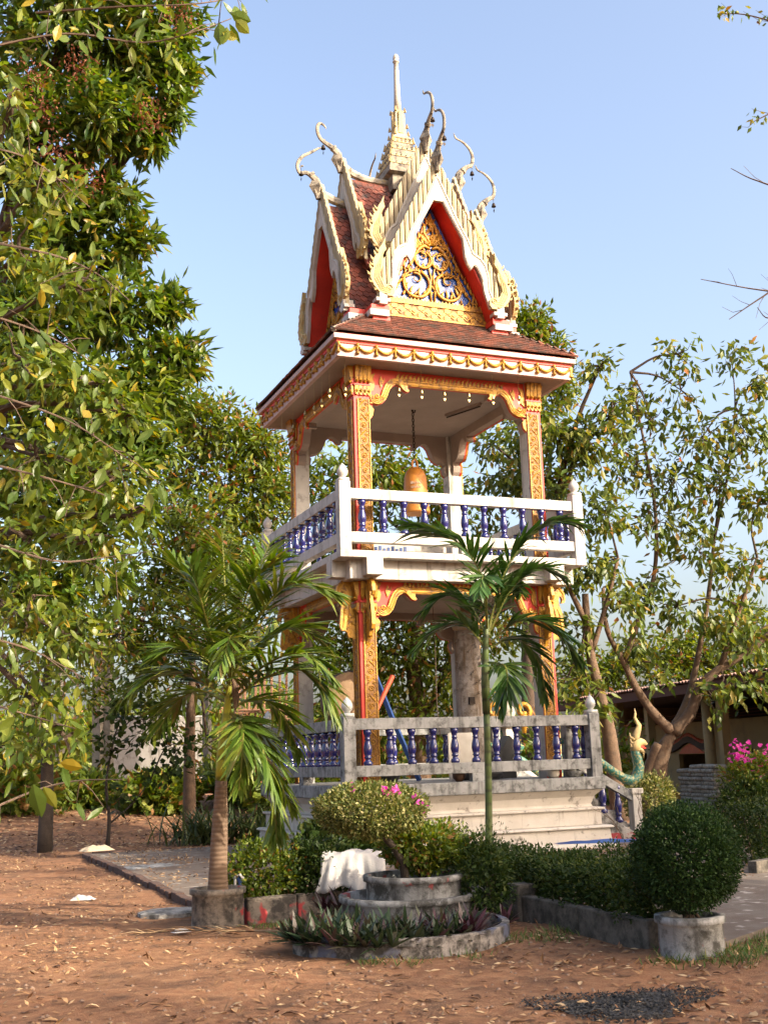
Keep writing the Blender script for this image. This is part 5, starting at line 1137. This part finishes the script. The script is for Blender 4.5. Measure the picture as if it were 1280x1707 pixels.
# twigs reaching in at the upper right from a tree outside the frame
b10 = at(1560, 1400, 9); b10.z = 0
ov = thing('overhanging_tree', 'sparse twigs with small leaves reaching in at the upper right edge', 'tree', b10)
O('trunk', MB().tube(smooth_path([Vector((0,0,0)), Vector((.1,0,2)), Vector((0,.1,4)), at(1480,100,9)-b10], 12), [.13*(1-.6*i/12) for i in range(13)], 8).mesh('trunk', M['bark'], True), ov)
rv = random.Random(8)
for path, leafy, sub in (([(1480,120), (1340,55), (1250,25), (1195,22)], 46, 5), ([(1480,140), (1360,150), (1290,185), (1250,205)], 20, 3), ([(1480,300), (1330,315), (1260,300), (1218,280)], 3, 3), ([(1480,480), (1340,488), (1260,482), (1168,465)], 0, 7), ([(1480,420), (1330,460), (1270,495), (1215,532)], 0, 4), ([(1400,560), (1320,520), (1280,530), (1262,512)], 0, 3)):
    P = [p-b10 for p in smooth_path([at(a, b, 9) for a, b in path], 14)]; m = MB(); m.tube(P, [.012*(1-.85*i/14)+.0012 for i in range(15)], 4)
    PP = []; 
    for _ in range(sub):
        k = rv.randint(4, 13); q = P[k]+(P[k]-P[k-1]).normalized()*rv.uniform(.05, .2)+Vector((rv.gauss(0,.05), rv.gauss(0,.05), rv.gauss(.03,.09))); m.tube([P[k], (P[k]+q)/2+Vector((0,0,rv.gauss(0,.02))), q], [.003,.002,.0012], 4); PP.append((P[k], q))
    br = O('branch', m.mesh('branch', M['twig']), ov)
    if leafy:
        pts = np.array([np.array(a.lerp(b, rv.random())) for a, b in (rv.choice(PP) if rv.random() < .7 else (P[10], P[14]) for _ in range(leafy))])+RNG.normal(0, .02, (leafy, 3))
        V, F = leaf_arrays(pts, RNG.normal(0, .6, (leafy, 3))+np.array((0, 0, -.8)), .06, .03, LEAF5, .1); tag(O('leaves', npmesh('leaves', V, F, M['rtleaf']), br), kind='stuff')
# trees standing outside the frame towards the sun, whose shade falls on the beds and the lower storey
def shade_tree(label, x, y, blobs, seed):
    b = Vector((x, y, 0)); tree('shade_tree', label, b, [b, b+Vector((.1,0,1.8)), b+Vector((0,.1,3.6)), b+Vector((0,0,5))], [(Vector(c), r, n) for c, r, n in blobs], 'mango', .27, .36, 9, .3, r0=.2, cl_k=12, seed=seed, spread=.3, twig_n=3, group=None)
shade_tree('leafy tree outside the frame shading the hedges', 4.2, -18.6, [((3.1,-18.5,5.5), (1.5,1.5,1.2), 150), ((5.0,-19.0,5.9), (1.8,1.8,1.5), 190), ((2.4,-20.0,4.8), (1.5,1.5,1.3), 130), ((4.8,-17.2,6.0), (1.5,1.5,1.4), 150), ((1.0,-21.6,4.6), (1.5,1.5,1.1), 90), ((6.4,-18.0,5.4), (1.6,1.6,1.4), 120)], 31)
shade_tree('tall leafy tree outside the frame shading the lower storey', 8.2, -13.6, [((6.6,-13.2,7.9), (1.9,1.9,1.6), 240), ((9.0,-13.6,8.1), (2.0,2.0,1.6), 240), ((7.8,-15.2,7.6), (2.0,1.8,1.8), 220), ((5.4,-14.2,7.0), (1.5,1.5,1.5), 140), ((11.0,-13.8,8.0), (1.8,1.8,1.6), 200), ((8,-12.5,6.0), (2.6,1.6,1.3), 200)], 32)
for i, (px, d, w, h, lab) in enumerate(((20,30,1.4,.8,'low bush at the far left edge behind the slim trunk'), (130,33,1.2,.6,'round bush left of the concrete frame'), (265,31,1.0,.6,'bush before the white wall'), (420,32,1.3,.9,'bush behind the scaffold poles'), (480,30,1.2,1.5,'bush beside the rear left pillar'), (560,33,1.5,1.4,'dense bush seen under the tower at left'), (700,34,2.0,1.5,'wide bush seen under the tower'), (960,36,2.0,1.6,'bush between tower and hall'))):
    p = at(px, 1280, d); g = float(gz(p.x, p.y)); bush('undergrowth_bush', lab, 'bush', (p.x, p.y, g+h*.75), (w, w, h), 1500, .24, 'bgleaf', base=g, bumps=.3, wd=.4)
shade_tree('broad tree behind the camera shading the near dirt', 2.4, -24.2, [((.9,-22.6,7.0), (1.5,1.4,.9), 30), ((2.8,-24.4,7.6), (1.6,1.5,1.0), 34), ((-.8,-24.6,6.8), (1.4,1.4,1.0), 26)], 33)
b11 = G0(1150, 56)
tree('broadleaf_tree', 'green treetops rising behind the hall roof', b11, [b11, at(1150,1200,56), at(1150,1120,56)], [B(1080,1100,56,60,50,50), B(1140,1090,56,50,50,44), B(1240,1060,56,60,50,50), B(1290,1090,56,50,60,40), B(1190,1110,56,50,40,36), B(1020,1120,56,40,40,30), B(1240,1020,58,30,30,14), B(970,1130,56,50,40,36)], 'bgleaf', .4, .4, 9, .3, dens=2.0, r0=.3, cl_k=9, seed=51, spread=.5)
# far belt of greenery closing the horizon
rng = np.random.default_rng(77); n = 52000; a = rng.uniform(-.42, 1.25, n); dist = rng.uniform(58, 80, n)
h = 3.6+1.6*np.sin(a*9)+1.0*np.sin(a*23+1)+.7*np.sin(a*51)
P = np.stack([CAM.x+np.sin(a)*dist, CAM.y+np.cos(a)*dist, rng.uniform(0, 1, n)**.8*h], -1)
V, F = leaf_arrays(P, rng.normal(0, 1, (n, 3)), .55*rng.uniform(.6, 1.3, n), .3, LEAF5, .1, 1, 1, rng)
tag(O('far_trees', npmesh('far_trees', V, F, M['bgleaf'])), 'hazy belt of trees and scrub along the horizon', 'trees', kind='stuff')
# ------------------------------------------------------------------ open hall on the right, frame building and scaffold on the left
M['hallwall'] = MAT('ochre_wall', (.42,.29,.13), (.36,.25,.12), 2, .85, dirt=((.25,.17,.09), .58, .8, 2)); M['hallroof'] = MAT('fibre_cement_roof', (.42,.25,.2), (.3,.18,.15), 4, .9, bump=.3)
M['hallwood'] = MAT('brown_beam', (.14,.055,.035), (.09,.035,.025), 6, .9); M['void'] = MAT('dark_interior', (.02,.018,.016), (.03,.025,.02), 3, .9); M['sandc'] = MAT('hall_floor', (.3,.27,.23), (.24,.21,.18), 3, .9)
hall = thing('hall', 'long low ochre hall with corrugated roof behind the forked tree', 'building', (12.56, 5.78, 0), -.1656)
Y0, Y1 = -9, 19
cr = []; n = int((Y1-Y0)/.1)
for i in range(n+1):
    y = Y0+i*.1; z = .035*math.sin(i*PI/1.0*.9); cr.append((y, z))
V = []; Fc = []
for i, (y, z) in enumerate(cr): V += [(-.15, y, 3.58+z), (5.2, y, 3.74+z), (10.5, y, 3.6+z)]
for i in range(n): a = i*3; Fc += [(a, a+1, a+4, a+3), (a+1, a+2, a+5, a+4)]
rf = O('roof', MB().add(V, Fc).mesh('roof', M['hallroof']), hall); so = rf.modifiers.new('thick', 'SOLIDIFY'); so.thickness = .03
O('fascia', MB().box(-.05, .03, Y0, Y1, 3.22, 3.5).mesh('fascia', M['hallwood']), hall)
O('ceiling', MB().prism([(.03,3.3), (5.2,3.4), (10.4,3.3), (10.4,3.36), (5.2,3.46), (.03,3.38)], 'y', Y0, Y1).mesh('ceiling', M['hallwood']), hall)
O('floor', MB().box(-1.0, 10.4, Y0, Y1, -.3, .12).mesh('floor', M['sandc']), hall)
wl = MB(); X = 3.5; prev = Y0
for a, b_, zt in ((-4.5,-3,1.5), (-1,.6,1.5), (3.4,5.0,1.5), (7.3,8.38,1.55), (10.38,12.6,1.42), (15.0,16.6,1.5)):
    wl.box(X, X+.15, prev, a, .1, 2.5); wl.box(X, X+.15, a, b_, zt, 2.5); prev = b_
wl.box(X, X+.15, prev, Y1, .1, 2.5); wl.box(X-.04, X+.19, Y0, Y1, 2.46, 2.54)
O('wall', wl.mesh('wall', M['hallwall']), hall)
O('back_wall', MB().box(9.6, 9.75, Y0, Y1, .1, 3.6).mesh('back_wall', M['void']), hall); O('end_wall', MB().box(3.65, 9.6, Y1-.1, Y1, .1, 3.6).mesh('end_wall', M['hallwall']), hall)  # back wall is near black: the hall's interior shade is put into its colour
sh_ = MB()
for z in (2.62, 2.72, 2.82): sh_.box(X+.05, X+.12, Y0, Y1, z, z+.03)
O('louvre', sh_.mesh('louvre', M['hallwood']), hall)
for y in (11.57, 9.1, 4.1, -.5, -4.5, 15): O('column', MB().sq([(.13,.12), (.13,3.35)]).mesh('column', M['hallwall']), hall, (.8, y, 0))
O('column', MB().lathe([(.2,.12), (.17,.3), (.16,3.3)], n=14).mesh('column', M['hallwall'], True), hall, (.8, 5.05, 0))
ar = MB(); top = [(10.1,1.86), (10.5,1.78), (10.9,1.86), (11.3,2.0), (11.63,2.06), (12.0,2.0), (12.4,1.86), (12.9,1.74), (13.3,1.7)]
ar.prism(top+[(y, z-.22) for y, z in top[::-1]], 'x', X-.12, X-.004)
O('door_arch', ar.mesh('door_arch', MAT('dark_arch', (.06,.045,.035), (.1,.05,.03), 6, .8)), hall)
tt = MB()
for i in range(26):
    y = 10.1+i*.125; z = itp(top, y); tt.prism([(y-.05, z), (y+.05, z), (y+.05, z+.13)], 'x', X-.1, X-.04)
O('arch_teeth', tt.mesh('arch_teeth', M['orange']), hall)
O('door_tympanum', MB().prism([(10.5,1.44), (12.5,1.44), (12.2,1.64), (11.6,1.8), (11,1.64)], 'x', X-.05, X+.02).mesh('door_tympanum', M['orange']), hall)
# cement bags
bgm = MB().box(-.36, .36, -.22, .22, 0, .115); me = bgm.mesh('cement_bag', MAT('cement_sack', (.55,.5,.43), (.42,.38,.33), 7, .95, bump=.4, bscale=50, dirt=((.15,.14,.12), .5, .7, 10)))
Hm = Matrix.Translation((12.56, 5.78, 0)) @ Matrix.Rotation(-.1656, 4, 'Z'); rq = random.Random(2)
for lv in range(9):
    for i in range(3 if lv < 8 else 2):
        for j in range(2 if lv < 8 else 1):
            al_ = (lv % 2)*.06
            p = Hm @ Vector((-.35+j*.46+rq.uniform(-.03,.03), 2.7+i*.73+al_+rq.uniform(-.03,.03), .125+lv*.113))
            o = O('cement_bag', me, None, p, (rq.uniform(-.04,.04), rq.uniform(-.04,.04), -.1656+PI/2+rq.uniform(-.06,.06)), (1, 1, 1.02)); b = o.modifiers.new('bevel', 'BEVEL'); b.width = .05; b.segments = 2
            tag(o, 'grey cement sack in the stack on the hall floor', 'sack', 'cement sacks stacked by the hall')
tag(O('orange_tarp', MB().lathe([(.9,0), (.6,.1), (.35,.16), (.1,.2)], n=11, sy=1.6).mesh('orange_tarp', M['gold']), None, Hm @ Vector((0, 6.6, .13)), (0, 0, .3)), 'crumpled orange cloth on the hall floor left of the cement sacks', 'cloth')
bush('potted_shrub', 'round yellowish shrub right of the tower steps', 'shrub', (5.9, 1.9, .6), (.55,.55,.52), 2200, .07, 'varieg', base=.0, bumps=.12)
bg_ = bush('bougainvillea', 'pink flowering bougainvillea at the right edge', 'shrub', (4.6, -3.2, 1.1), (.55,.55,.38), 2400, .06, 'bgleaf', base=.0, bumps=.3)
for k in range(7): tuft(bg_, (random.uniform(-.5,.3), random.uniform(-.5,.1), 1.15+random.uniform(-.05,.5)), 16, .06, .075, 'petal')
bush('dark_shrub', 'dark low shrub behind the hedge at the right edge', 'shrub', (4.2, -3.6, .55), (.8,.7,.55), 2600, .06, 'hedge', base=0, bumps=.15)
# second naga parapet seen through the lower storey
np_ = thing('naga_parapet', 'white sloping parapet with teal naga seen through the lower storey', 'parapet', (6.5, 6.5, 0))
def loc_(px, py, d): return at(px, py, d)-Vector((6.5, 6.5, 0))
O('wall', MB().tube([loc_(760,1215,26), loc_(800,1250,26), loc_(860,1290,26), loc_(905,1315,26)], [.3,.34,.36,.36], 4, 0, (1, .4)).mesh('wall', M['white']), np_)
O('naga', MB().tube([loc_(775,1190,26), loc_(805,1212,26), loc_(835,1228,26), (loc_(870,1250,26))], [.1,.12,.13,.1], 8).mesh('naga', M['scales'], True), np_)
for px in (822, 872):
    c = loc_(px, 1185, 26); m = MB(); m.tube([c+rgt*(.15*math.cos(q)*(1-q/9))+Vector((0,0,1))*(.17*math.sin(q)*(1-q/9)) for q in np.linspace(-1.5, 6, 16)], [.06]*15+[.03], 6); m.tube([c-Vector((0,0,.1)), c-Vector((0,0,.5))], [.09,.05], 6); O('gold_curl', m.mesh('gold_curl', M['gold'], True), np_)
tag(O('stone_bud', fin_me, None, at(846, 1195, 26)-Vector((0,0,.25)), (0,0,0), 2.0), 'pale lotus bud finial between the two gold curls behind the tower', 'finial')
tag(O('bud_post', MB().sq([(.12,-1.6), (.12,0)]).mesh('bud_post', M['white']), None, at(846, 1195, 26)-Vector((0,0,.24))), 'white post carrying the lotus bud behind the tower', 'post')
# unfinished concrete frame and white wall
M['conc'] = MAT('raw_concrete', (.34,.3,.25), (.25,.22,.18), 3, .9, bump=.3, dirt=((.15,.13,.1), .55, .75, 3))
fb = at(210, 1295, 34); fb.z = .45
frame = thing('concrete_frame', 'unfinished concrete frame building with open storey at left', 'building', fb)
q = lambda px, py, d=34: at(px, py, d)-fb
for px in (165, 182, 345, 100):
    O('column', MB().tube([q(px,1300), q(px,1085)], .2 if px == 165 else .14, 4).mesh('column', M['conc']), frame)
O('slab', MB().tube([q(90,1083), q(360,1079)], .22, 4, 0, (1, 2)).mesh('slab', M['conc']), frame)
for i in range(6): O('batten', MB().tube([q(165,1072-i*8), q(242,1071-i*8)], .045, 4).mesh('batten', M['white']), frame)
ww = thing('white_wall', 'bright white wall section beyond the saplings', 'wall', fb+Vector((0,3,0))); q2 = lambda px, py: at(px, py, 38)-fb-Vector((0,3,0))
a_, b_ = q2(180,1298), q2(350,1298); c_, d_ = q2(350,1195), q2(180,1195)
O('panel', MB().add([a_, b_, c_, d_]+[p+fwd*.2 for p in (a_, b_, c_, d_)], [(0,1,2,3), (7,6,5,4), (0,4,5,1), (1,5,6,2), (2,6,7,3), (3,7,4,0)]).mesh('panel', M['white']), ww)
M['bamboo'] = MAT('bamboo_pole', (.4,.22,.14), (.3,.16,.1), 5, .7)
rz = random.Random(6)
for i, px in enumerate((398, 408, 417, 426, 434, 441, 452, 466, 478)):
    tag(O('bamboo_pole', MB().tube([at(px+rz.uniform(-6,6), 1300, 30), at(px, 1105+rz.uniform(-30,30), 30)], .035, 5).mesh('bamboo_pole', M['bamboo'])), 'upright bamboo pole of the scaffold left of the tower', 'pole', 'upright scaffold poles')
for py in (1180, 1186, 1195, 1262):
    tag(O('bamboo_pole', MB().tube([at(392, py+4, 30), at(486, py+rz.uniform(-8,8), 29.8)], .03, 5).mesh('bamboo_pole', M['bamboo'])), 'level bamboo pole tied across the scaffold left of the tower', 'pole', 'level scaffold poles')
for k, (px, py) in enumerate(((360,1230), (430,1240))):
    pass
# ------------------------------------------------------------------ litter on the ground
def curl_leaf(w, c):
    v = []; 
    prof = [(0,.03), (.18,.3), (.45,.5), (.75,.36), (1,.02)]
    for t, hw in prof:
        z = c*.14*math.sin(t*PI)+.02; v += [(t, -hw*w, z+c*.16*hw), (t, .04*math.sin(t*3), z-.02), (t, hw*w*(.85+.2*math.sin(t*9)), z+c*.2*hw)]
    f = []
    for i in range(4):
        a = i*3; f += [(a, a+1, a+4, a+3), (a+1, a+2, a+5, a+4)]
    return MB().add(v, f).mesh('fallen_leaf', M['dryleaf'])
dl = [curl_leaf(.62, .5), curl_leaf(.5, .9), curl_leaf(.7, -.35), curl_leaf(.45, .2)]
def on_things(x, y):
    if -2.75 < x < 1 and -10.9 < y < -6.5 and x > -2.8: return True
    if math.hypot(x+4.42, y+9.05) < 1.0 or math.hypot(x+3.98, y+8.42) < .66 or math.hypot(x-SPH[0], y-SPH[1]) < .28 or math.hypot(x-PB.x, y-PB.y) < .28: return True
    return -5.2 < x < -2.7 and -7.4 < y < -6.6
def h_at(x, y):
    if x > -5.2 and y < 3.1 and (y > -6.6 or (x > -2.45 and y > -11.1+(x+2.45)*.56)): return .062
    return float(gz(x, y))
rf_ = random.Random(12); k = 0
while k < 290:
    u = rf_.random()
    px = rf_.uniform(0, 1280); py = 1707-(1707-1440)*rf_.random()**1.25
    d = fwd+rgt*((px-640)/FPX)-upv*((py-853.5)/FPX); t = -CAM.z/d.z; p = CAM+d*t
    if on_things(p.x, p.y): continue
    dens = .35+.65*max(0, math.sin(p.x*1.3+p.y*.7)*math.sin(p.y*1.1-p.x*.5))
    if px > 850: dens = 1
    if rf_.random() > dens: continue
    side = 'on the dirt' if h_at(p.x, p.y) < .05 else 'on the paving'
    tag(O('fallen_leaf', rf_.choice(dl), None, (p.x, p.y, h_at(p.x, p.y)+.004), (rf_.uniform(-.15,.15), rf_.uniform(-.15,.15), rf_.uniform(0, 6.28)), rf_.uniform(.045, .115)), 'curled dry brown leaf lying '+side, 'leaf', 'dry leaves '+side); k += 1
n = 42000; rng = np.random.default_rng(5); P = np.stack([rng.uniform(-11, 4, n), rng.uniform(-14, 9, n), np.zeros(n)], -1)
cl = np.sin(P[:, 0]*1.7+P[:, 1]*.6)*np.sin(P[:, 1]*1.3-P[:, 0]*.8)+rng.uniform(-.6, .9, n)+.35*((P[:, 1] < -9.5)&(P[:, 0] > -6)); P = P[cl > .0]
P = np.array([(x, y, h_at(x, y)+.006) for x, y, _ in P if not on_things(x, y) and not (abs(x) < 2.4 and abs(y) < 2.4)]); n = len(P)
D = rng.normal(0, 1, (n, 3)); D[:, 2] *= .3; V, F = leaf_arrays(P, D, .06*rng.uniform(.5, 1.5, n), .026, LEAF5, -.12, .5, 1.5, rng)
tag(O('leaf_litter', npmesh('leaf_litter', V, F, M['dryleaf'])), 'scatter of small dry leaves over the dirt and paving', 'leaf litter', kind='stuff')
n = 5000; P = np.stack([rng.uniform(-9, 2, n), rng.uniform(5, 16, n), np.zeros(n)], -1); P[:, 2] = gz(P[:, 0], P[:, 1])+.01
D = rng.normal(0, 1, (n, 3)); D[:, 2] *= .2; V, F = leaf_arrays(P, D, .13*rng.uniform(.5, 1.4, n), .06, LEAF5, -.12, .5, 1.5, rng)
tag(O('bank_litter', npmesh('bank_litter', V, F, M['dryleaf'])), 'dry leaves covering the earth bank on the left', 'leaf litter', kind='stuff')
# grass tufts
def grass(label, spots, L):
    P = []; 
    for x, y, n, r in spots: P.append(np.stack([rng.normal(x, r, n), rng.normal(y, r, n), np.zeros(n)], -1))
    P = np.concatenate(P); n = len(P); P[:, 2] = gz(P[:, 0], P[:, 1])-.01
    D = rng.normal(0, .5, (n, 3)); D[:, 2] = 1; V, F = leaf_arrays(P, D, L*rng.uniform(.5, 1.3, n), .008, STRIP(3, drop=.4), 1, .5, 1, rng); tag(O('grass', npmesh('grass', V, F, M['grass'])), label, 'grass', kind='stuff')
grass('green grass around the foot of the topiary planter', [(-2.6,-11.5,260,.13), (-2.2,-11.35,300,.16), (-1.9,-11.1,220,.14), (-2.95,-11.3,160,.12), (-1.6,-10.9,160,.12)], .09)
grass('grass blades at the edge of the low curved ring', [(-4.9,-10.1,60,.08), (-4.6,-10.2,60,.08), (-4.1,-10.15,60,.1), (-3.5,-9.6,120,.15), (-3.25,-9.8,120,.15), (-2.95,-9.6,120,.12), (-5.0,-7.6,120,.12), (-4.7,-7.65,80,.1)], .08)
# ash patch with charred bits
M['ash'] = MAT('ash', (.035,.035,.038), (.1,.1,.1), 30, 1, bump=1, bscale=80)
ap_ = []; 
for i in range(28):
    a = i*2*PI/28; r = .3*(1+.25*math.sin(3*a+1)+.15*math.sin(7*a)); ap_.append((-4.1+r*1.35*math.cos(a)*.93-r*.3*math.sin(a), -12.35+r*.9*math.sin(a)+r*.3*math.cos(a)))
tag(O('ash_patch', MB().prism(ap_, 'z', -.02, .009).mesh('ash_patch', M['ash'])), 'burnt black ash patch on the dirt at lower right', 'ash')
n = 2600; a = rng.uniform(0, 6.28, n); r = .36*rng.uniform(0, 1, n)**.6*1.25*(1+.25*np.sin(3*a+1)); P = np.stack([-4.1+r*1.3*np.cos(a), -12.35+r*.95*np.sin(a), np.full(n, .016)], -1)
D = rng.normal(0, 1, (n, 3)); D[:, 2] *= .3; V, F = leaf_arrays(P, D, .03*rng.uniform(.4, 1.3, n), .014, LEAF5, .1, 1, .5, rng); tag(O('charred_bits', npmesh('charred_bits', V, F, M['ash'])), 'charred flakes scattered on the ash patch', 'ash', kind='stuff')
# fallen palm frond, papers, cloths, tarps
fp = at(320, 1580, 10.6); fp.z = .02
fal = thing('fallen_frond', 'dried brown palm frond lying on the dirt before the thick palm', 'palm frond', fp)
A_ = [Vector((.75,-.42,.02)), Vector((.4,-.2,.03)), Vector((0,.02,.04)), Vector((-.5,.2,.03))]
P = smooth_path(A_, 14); O('rachis', MB().tube(P, [.014*(1-.7*i/14) for i in range(15)], 5).mesh('rachis', M['bark']), fal)
for i in range(34):
    p = P[3+i*11//34]; s = 1 if i % 2 else -1; d = (P[-1]-P[0]).normalized(); e = Vector((-d.y, d.x, 0))*s; q_ = p+d*.22+e*rf_.uniform(.05, .16)+Vector((0,0,rf_.uniform(-.02,.05)))
    O('leaflet', MB().tube([p, (p+q_)/2+Vector((0,0,.015)), q_], [.007,.006,.001], 4, 0, (.4, 1)).mesh('leaflet', M['dryleaf']), fal)
def crumple(name, label, cat, c, rx, ry, h, mat, seed, n=14):
    rr = random.Random(seed); V = []; Fx = []
    for i in range(n):
        for j in range(n):
            u = i/(n-1)*2-1; v = j/(n-1)*2-1; e = max(0, 1-max(abs(u), abs(v))**3)
            V.append((u*rx*(1+rr.uniform(-.06,.06)), v*ry*(1+rr.uniform(-.06,.06)), e*h*(.6+.25*math.sin(u*4+v*2+seed)*math.cos(v*5-u*2)+.15*math.sin(u*11+v*7))+rr.uniform(-.2, .3)*h*e))
    for i in range(n-1):
        for j in range(n-1): a = i*n+j; Fx.append((a, a+n, a+n+1, a+1))
    o = O(name, MB().add(V, Fx).mesh(name, mat, True), None, c, (0, 0, rr.uniform(-.4, .4))); s = o.modifiers.new('sub', 'SUBSURF'); s.levels = 1; s.render_levels = 1; return tag(o, label, cat)
M['paper'] = MAT('white_plastic', (.6,.58,.56), (.48,.46,.45), 9, .5, bump=.2); M['cloth'] = MAT('cream_cloth', (.6,.5,.36), (.5,.4,.28), 8, .9)
def gnd(px, py, z=0.0):
    d = fwd+rgt*((px-640)/FPX)-upv*((py-853.5)/FPX); t = (z-CAM.z)/d.z; return CAM+d*t
c = gnd(138, 1502); crumple('plastic_bag', 'crumpled white plastic bag on the dirt at left', 'bag', (c.x, c.y, .01), .15, .07, .07, M['paper'], 3, 10)
c = gnd(302, 1556); crumple('paper_scrap', 'small white paper scrap beside the palm planter', 'paper', (c.x, c.y, .01), .09, .05, .05, M['paper'], 4, 9)
c = gnd(162, 1424); crumple('cloth', 'cream cloth bundle on the far corner of the path', 'cloth', (c.x, c.y, .06), .3, .18, .13, M['cloth'], 5)
c = gnd(250, 1445, .06); crumple('cement_paper', 'torn grey paper sheet flat on the path', 'paper', (c.x, c.y, .063), .45, .3, .03, M['grey'], 6)
c = at(588, 1440, 11.9)
V = []; Fx = []; nu, nv = 26, 18; rt = random.Random(9); prof_ = [(.22,.02), (.12,.07), (0,.08), (-.1,.03), (-.16,-.1), (-.2,-.24), (-.25,-.36)]
pp = smooth_path([Vector((0, a, b)) for a, b in prof_], nv-1)
for a in range(nu):
    u = a/(nu-1)*2-1
    for b in range(nv):
        v = b/(nv-1); p = pp[b]; w = max(0, v-.3); top_ = 1-.35*abs(u)**2.2
        fold = .045*w*math.sin(u*9+1.5*math.sin(v*3))+.025*w*math.sin(u*21+v*4)
        V.append((u*(.36+.05*v)+.02*math.sin(v*7+u*3), p.y-fold+rt.uniform(-.006,.006), p.z*(1 if p.z < 0 else top_)*(1+.12*math.sin(u*5))+.018*math.sin(u*8+v*9)+rt.uniform(-.006,.006)))
for a in range(nu-1):
    for b in range(nv-1): q0 = a*nv+b; Fx.append((q0, q0+1, q0+nv+1, q0+nv))
wt = tag(O('white_tarp', MB().add(V, Fx).mesh('white_tarp', M['paper'], True), None, (c.x, c.y, c.z+.06), (0, 0, -YAW-.1), .85), 'white tarpaulin draped behind the clipped dome shrub', 'tarp'); wt.modifiers.new('thick', 'SOLIDIFY').thickness = .006
c = at(905, 1415, 13.4)
crumple('blue_tarp', 'edge of a blue tarpaulin lying along the hedge', 'tarp', (-.75, -6.98, .53), .6, .1, .04, M['bluepaint'], 8)
tapp = thing('water_tap', 'small white tap with blue handle beside the thick palm', 'tap', at(392, 1462, 11.6))
O('spout', MB().tube([(0,0,-.35), (0,0,0), (.04,-.03,.02), (.07,-.05,-.02)], .014, 6).mesh('spout', M['paper']), tapp); O('handle', MB().tube([(.02,0,.0), (.05,0,-.06), (.05,0,-.12)], .02, 5).mesh('handle', M['bluepaint']), tapp)
c = gnd(285, 1525, .0)
tag(O('flat_stone', MB().lathe([(.3,-.03), (.3,.03), (.26,.045)], n=9, sx=1.2).mesh('flat_stone', M['cheek']), None, (c.x, c.y, 0)), 'flat grey stone slab half under the palm planter', 'stone')

n = 2200; P = np.stack([rng.uniform(-9.5, 0, n), rng.uniform(-14, -3, n), np.zeros(n)], -1); P = np.array([(x, y, h_at(x, y)) for x, y, _ in P if not on_things(x, y)]); n = len(P)
ico = np.array([(1,0,0), (0,1,0), (-1,0,0), (0,-1,0), (0,0,.7), (.6,.6,.35), (-.6,.5,.4)]); fi = [(0,5,4), (5,1,4), (1,6,4), (6,2,4), (2,3,4), (3,0,4), (0,1,5), (1,2,6)]
sz = rng.uniform(.006, .022, n)**1.0; ang = rng.uniform(0, 6.28, n); ca, sa = np.cos(ang), np.sin(ang)
VX = ico[None, :, 0]*ca[:, None]-ico[None, :, 1]*sa[:, None]; VY = ico[None, :, 0]*sa[:, None]+ico[None, :, 1]*ca[:, None]
V = np.stack([VX, VY*.8, np.broadcast_to(ico[None, :, 2], VX.shape)], -1)*sz[:, None, None]+P[:, None, :]; F = np.array(fi)[None]+(np.arange(n)*7)[:, None, None]
tag(O('pebbles', npmesh('pebbles', V.reshape(-1, 3), F.reshape(-1, 3), MAT('pebble', (.3,.2,.14), (.2,.13,.09), 8, .95))), 'small stones scattered over the dirt', 'pebbles', kind='stuff')
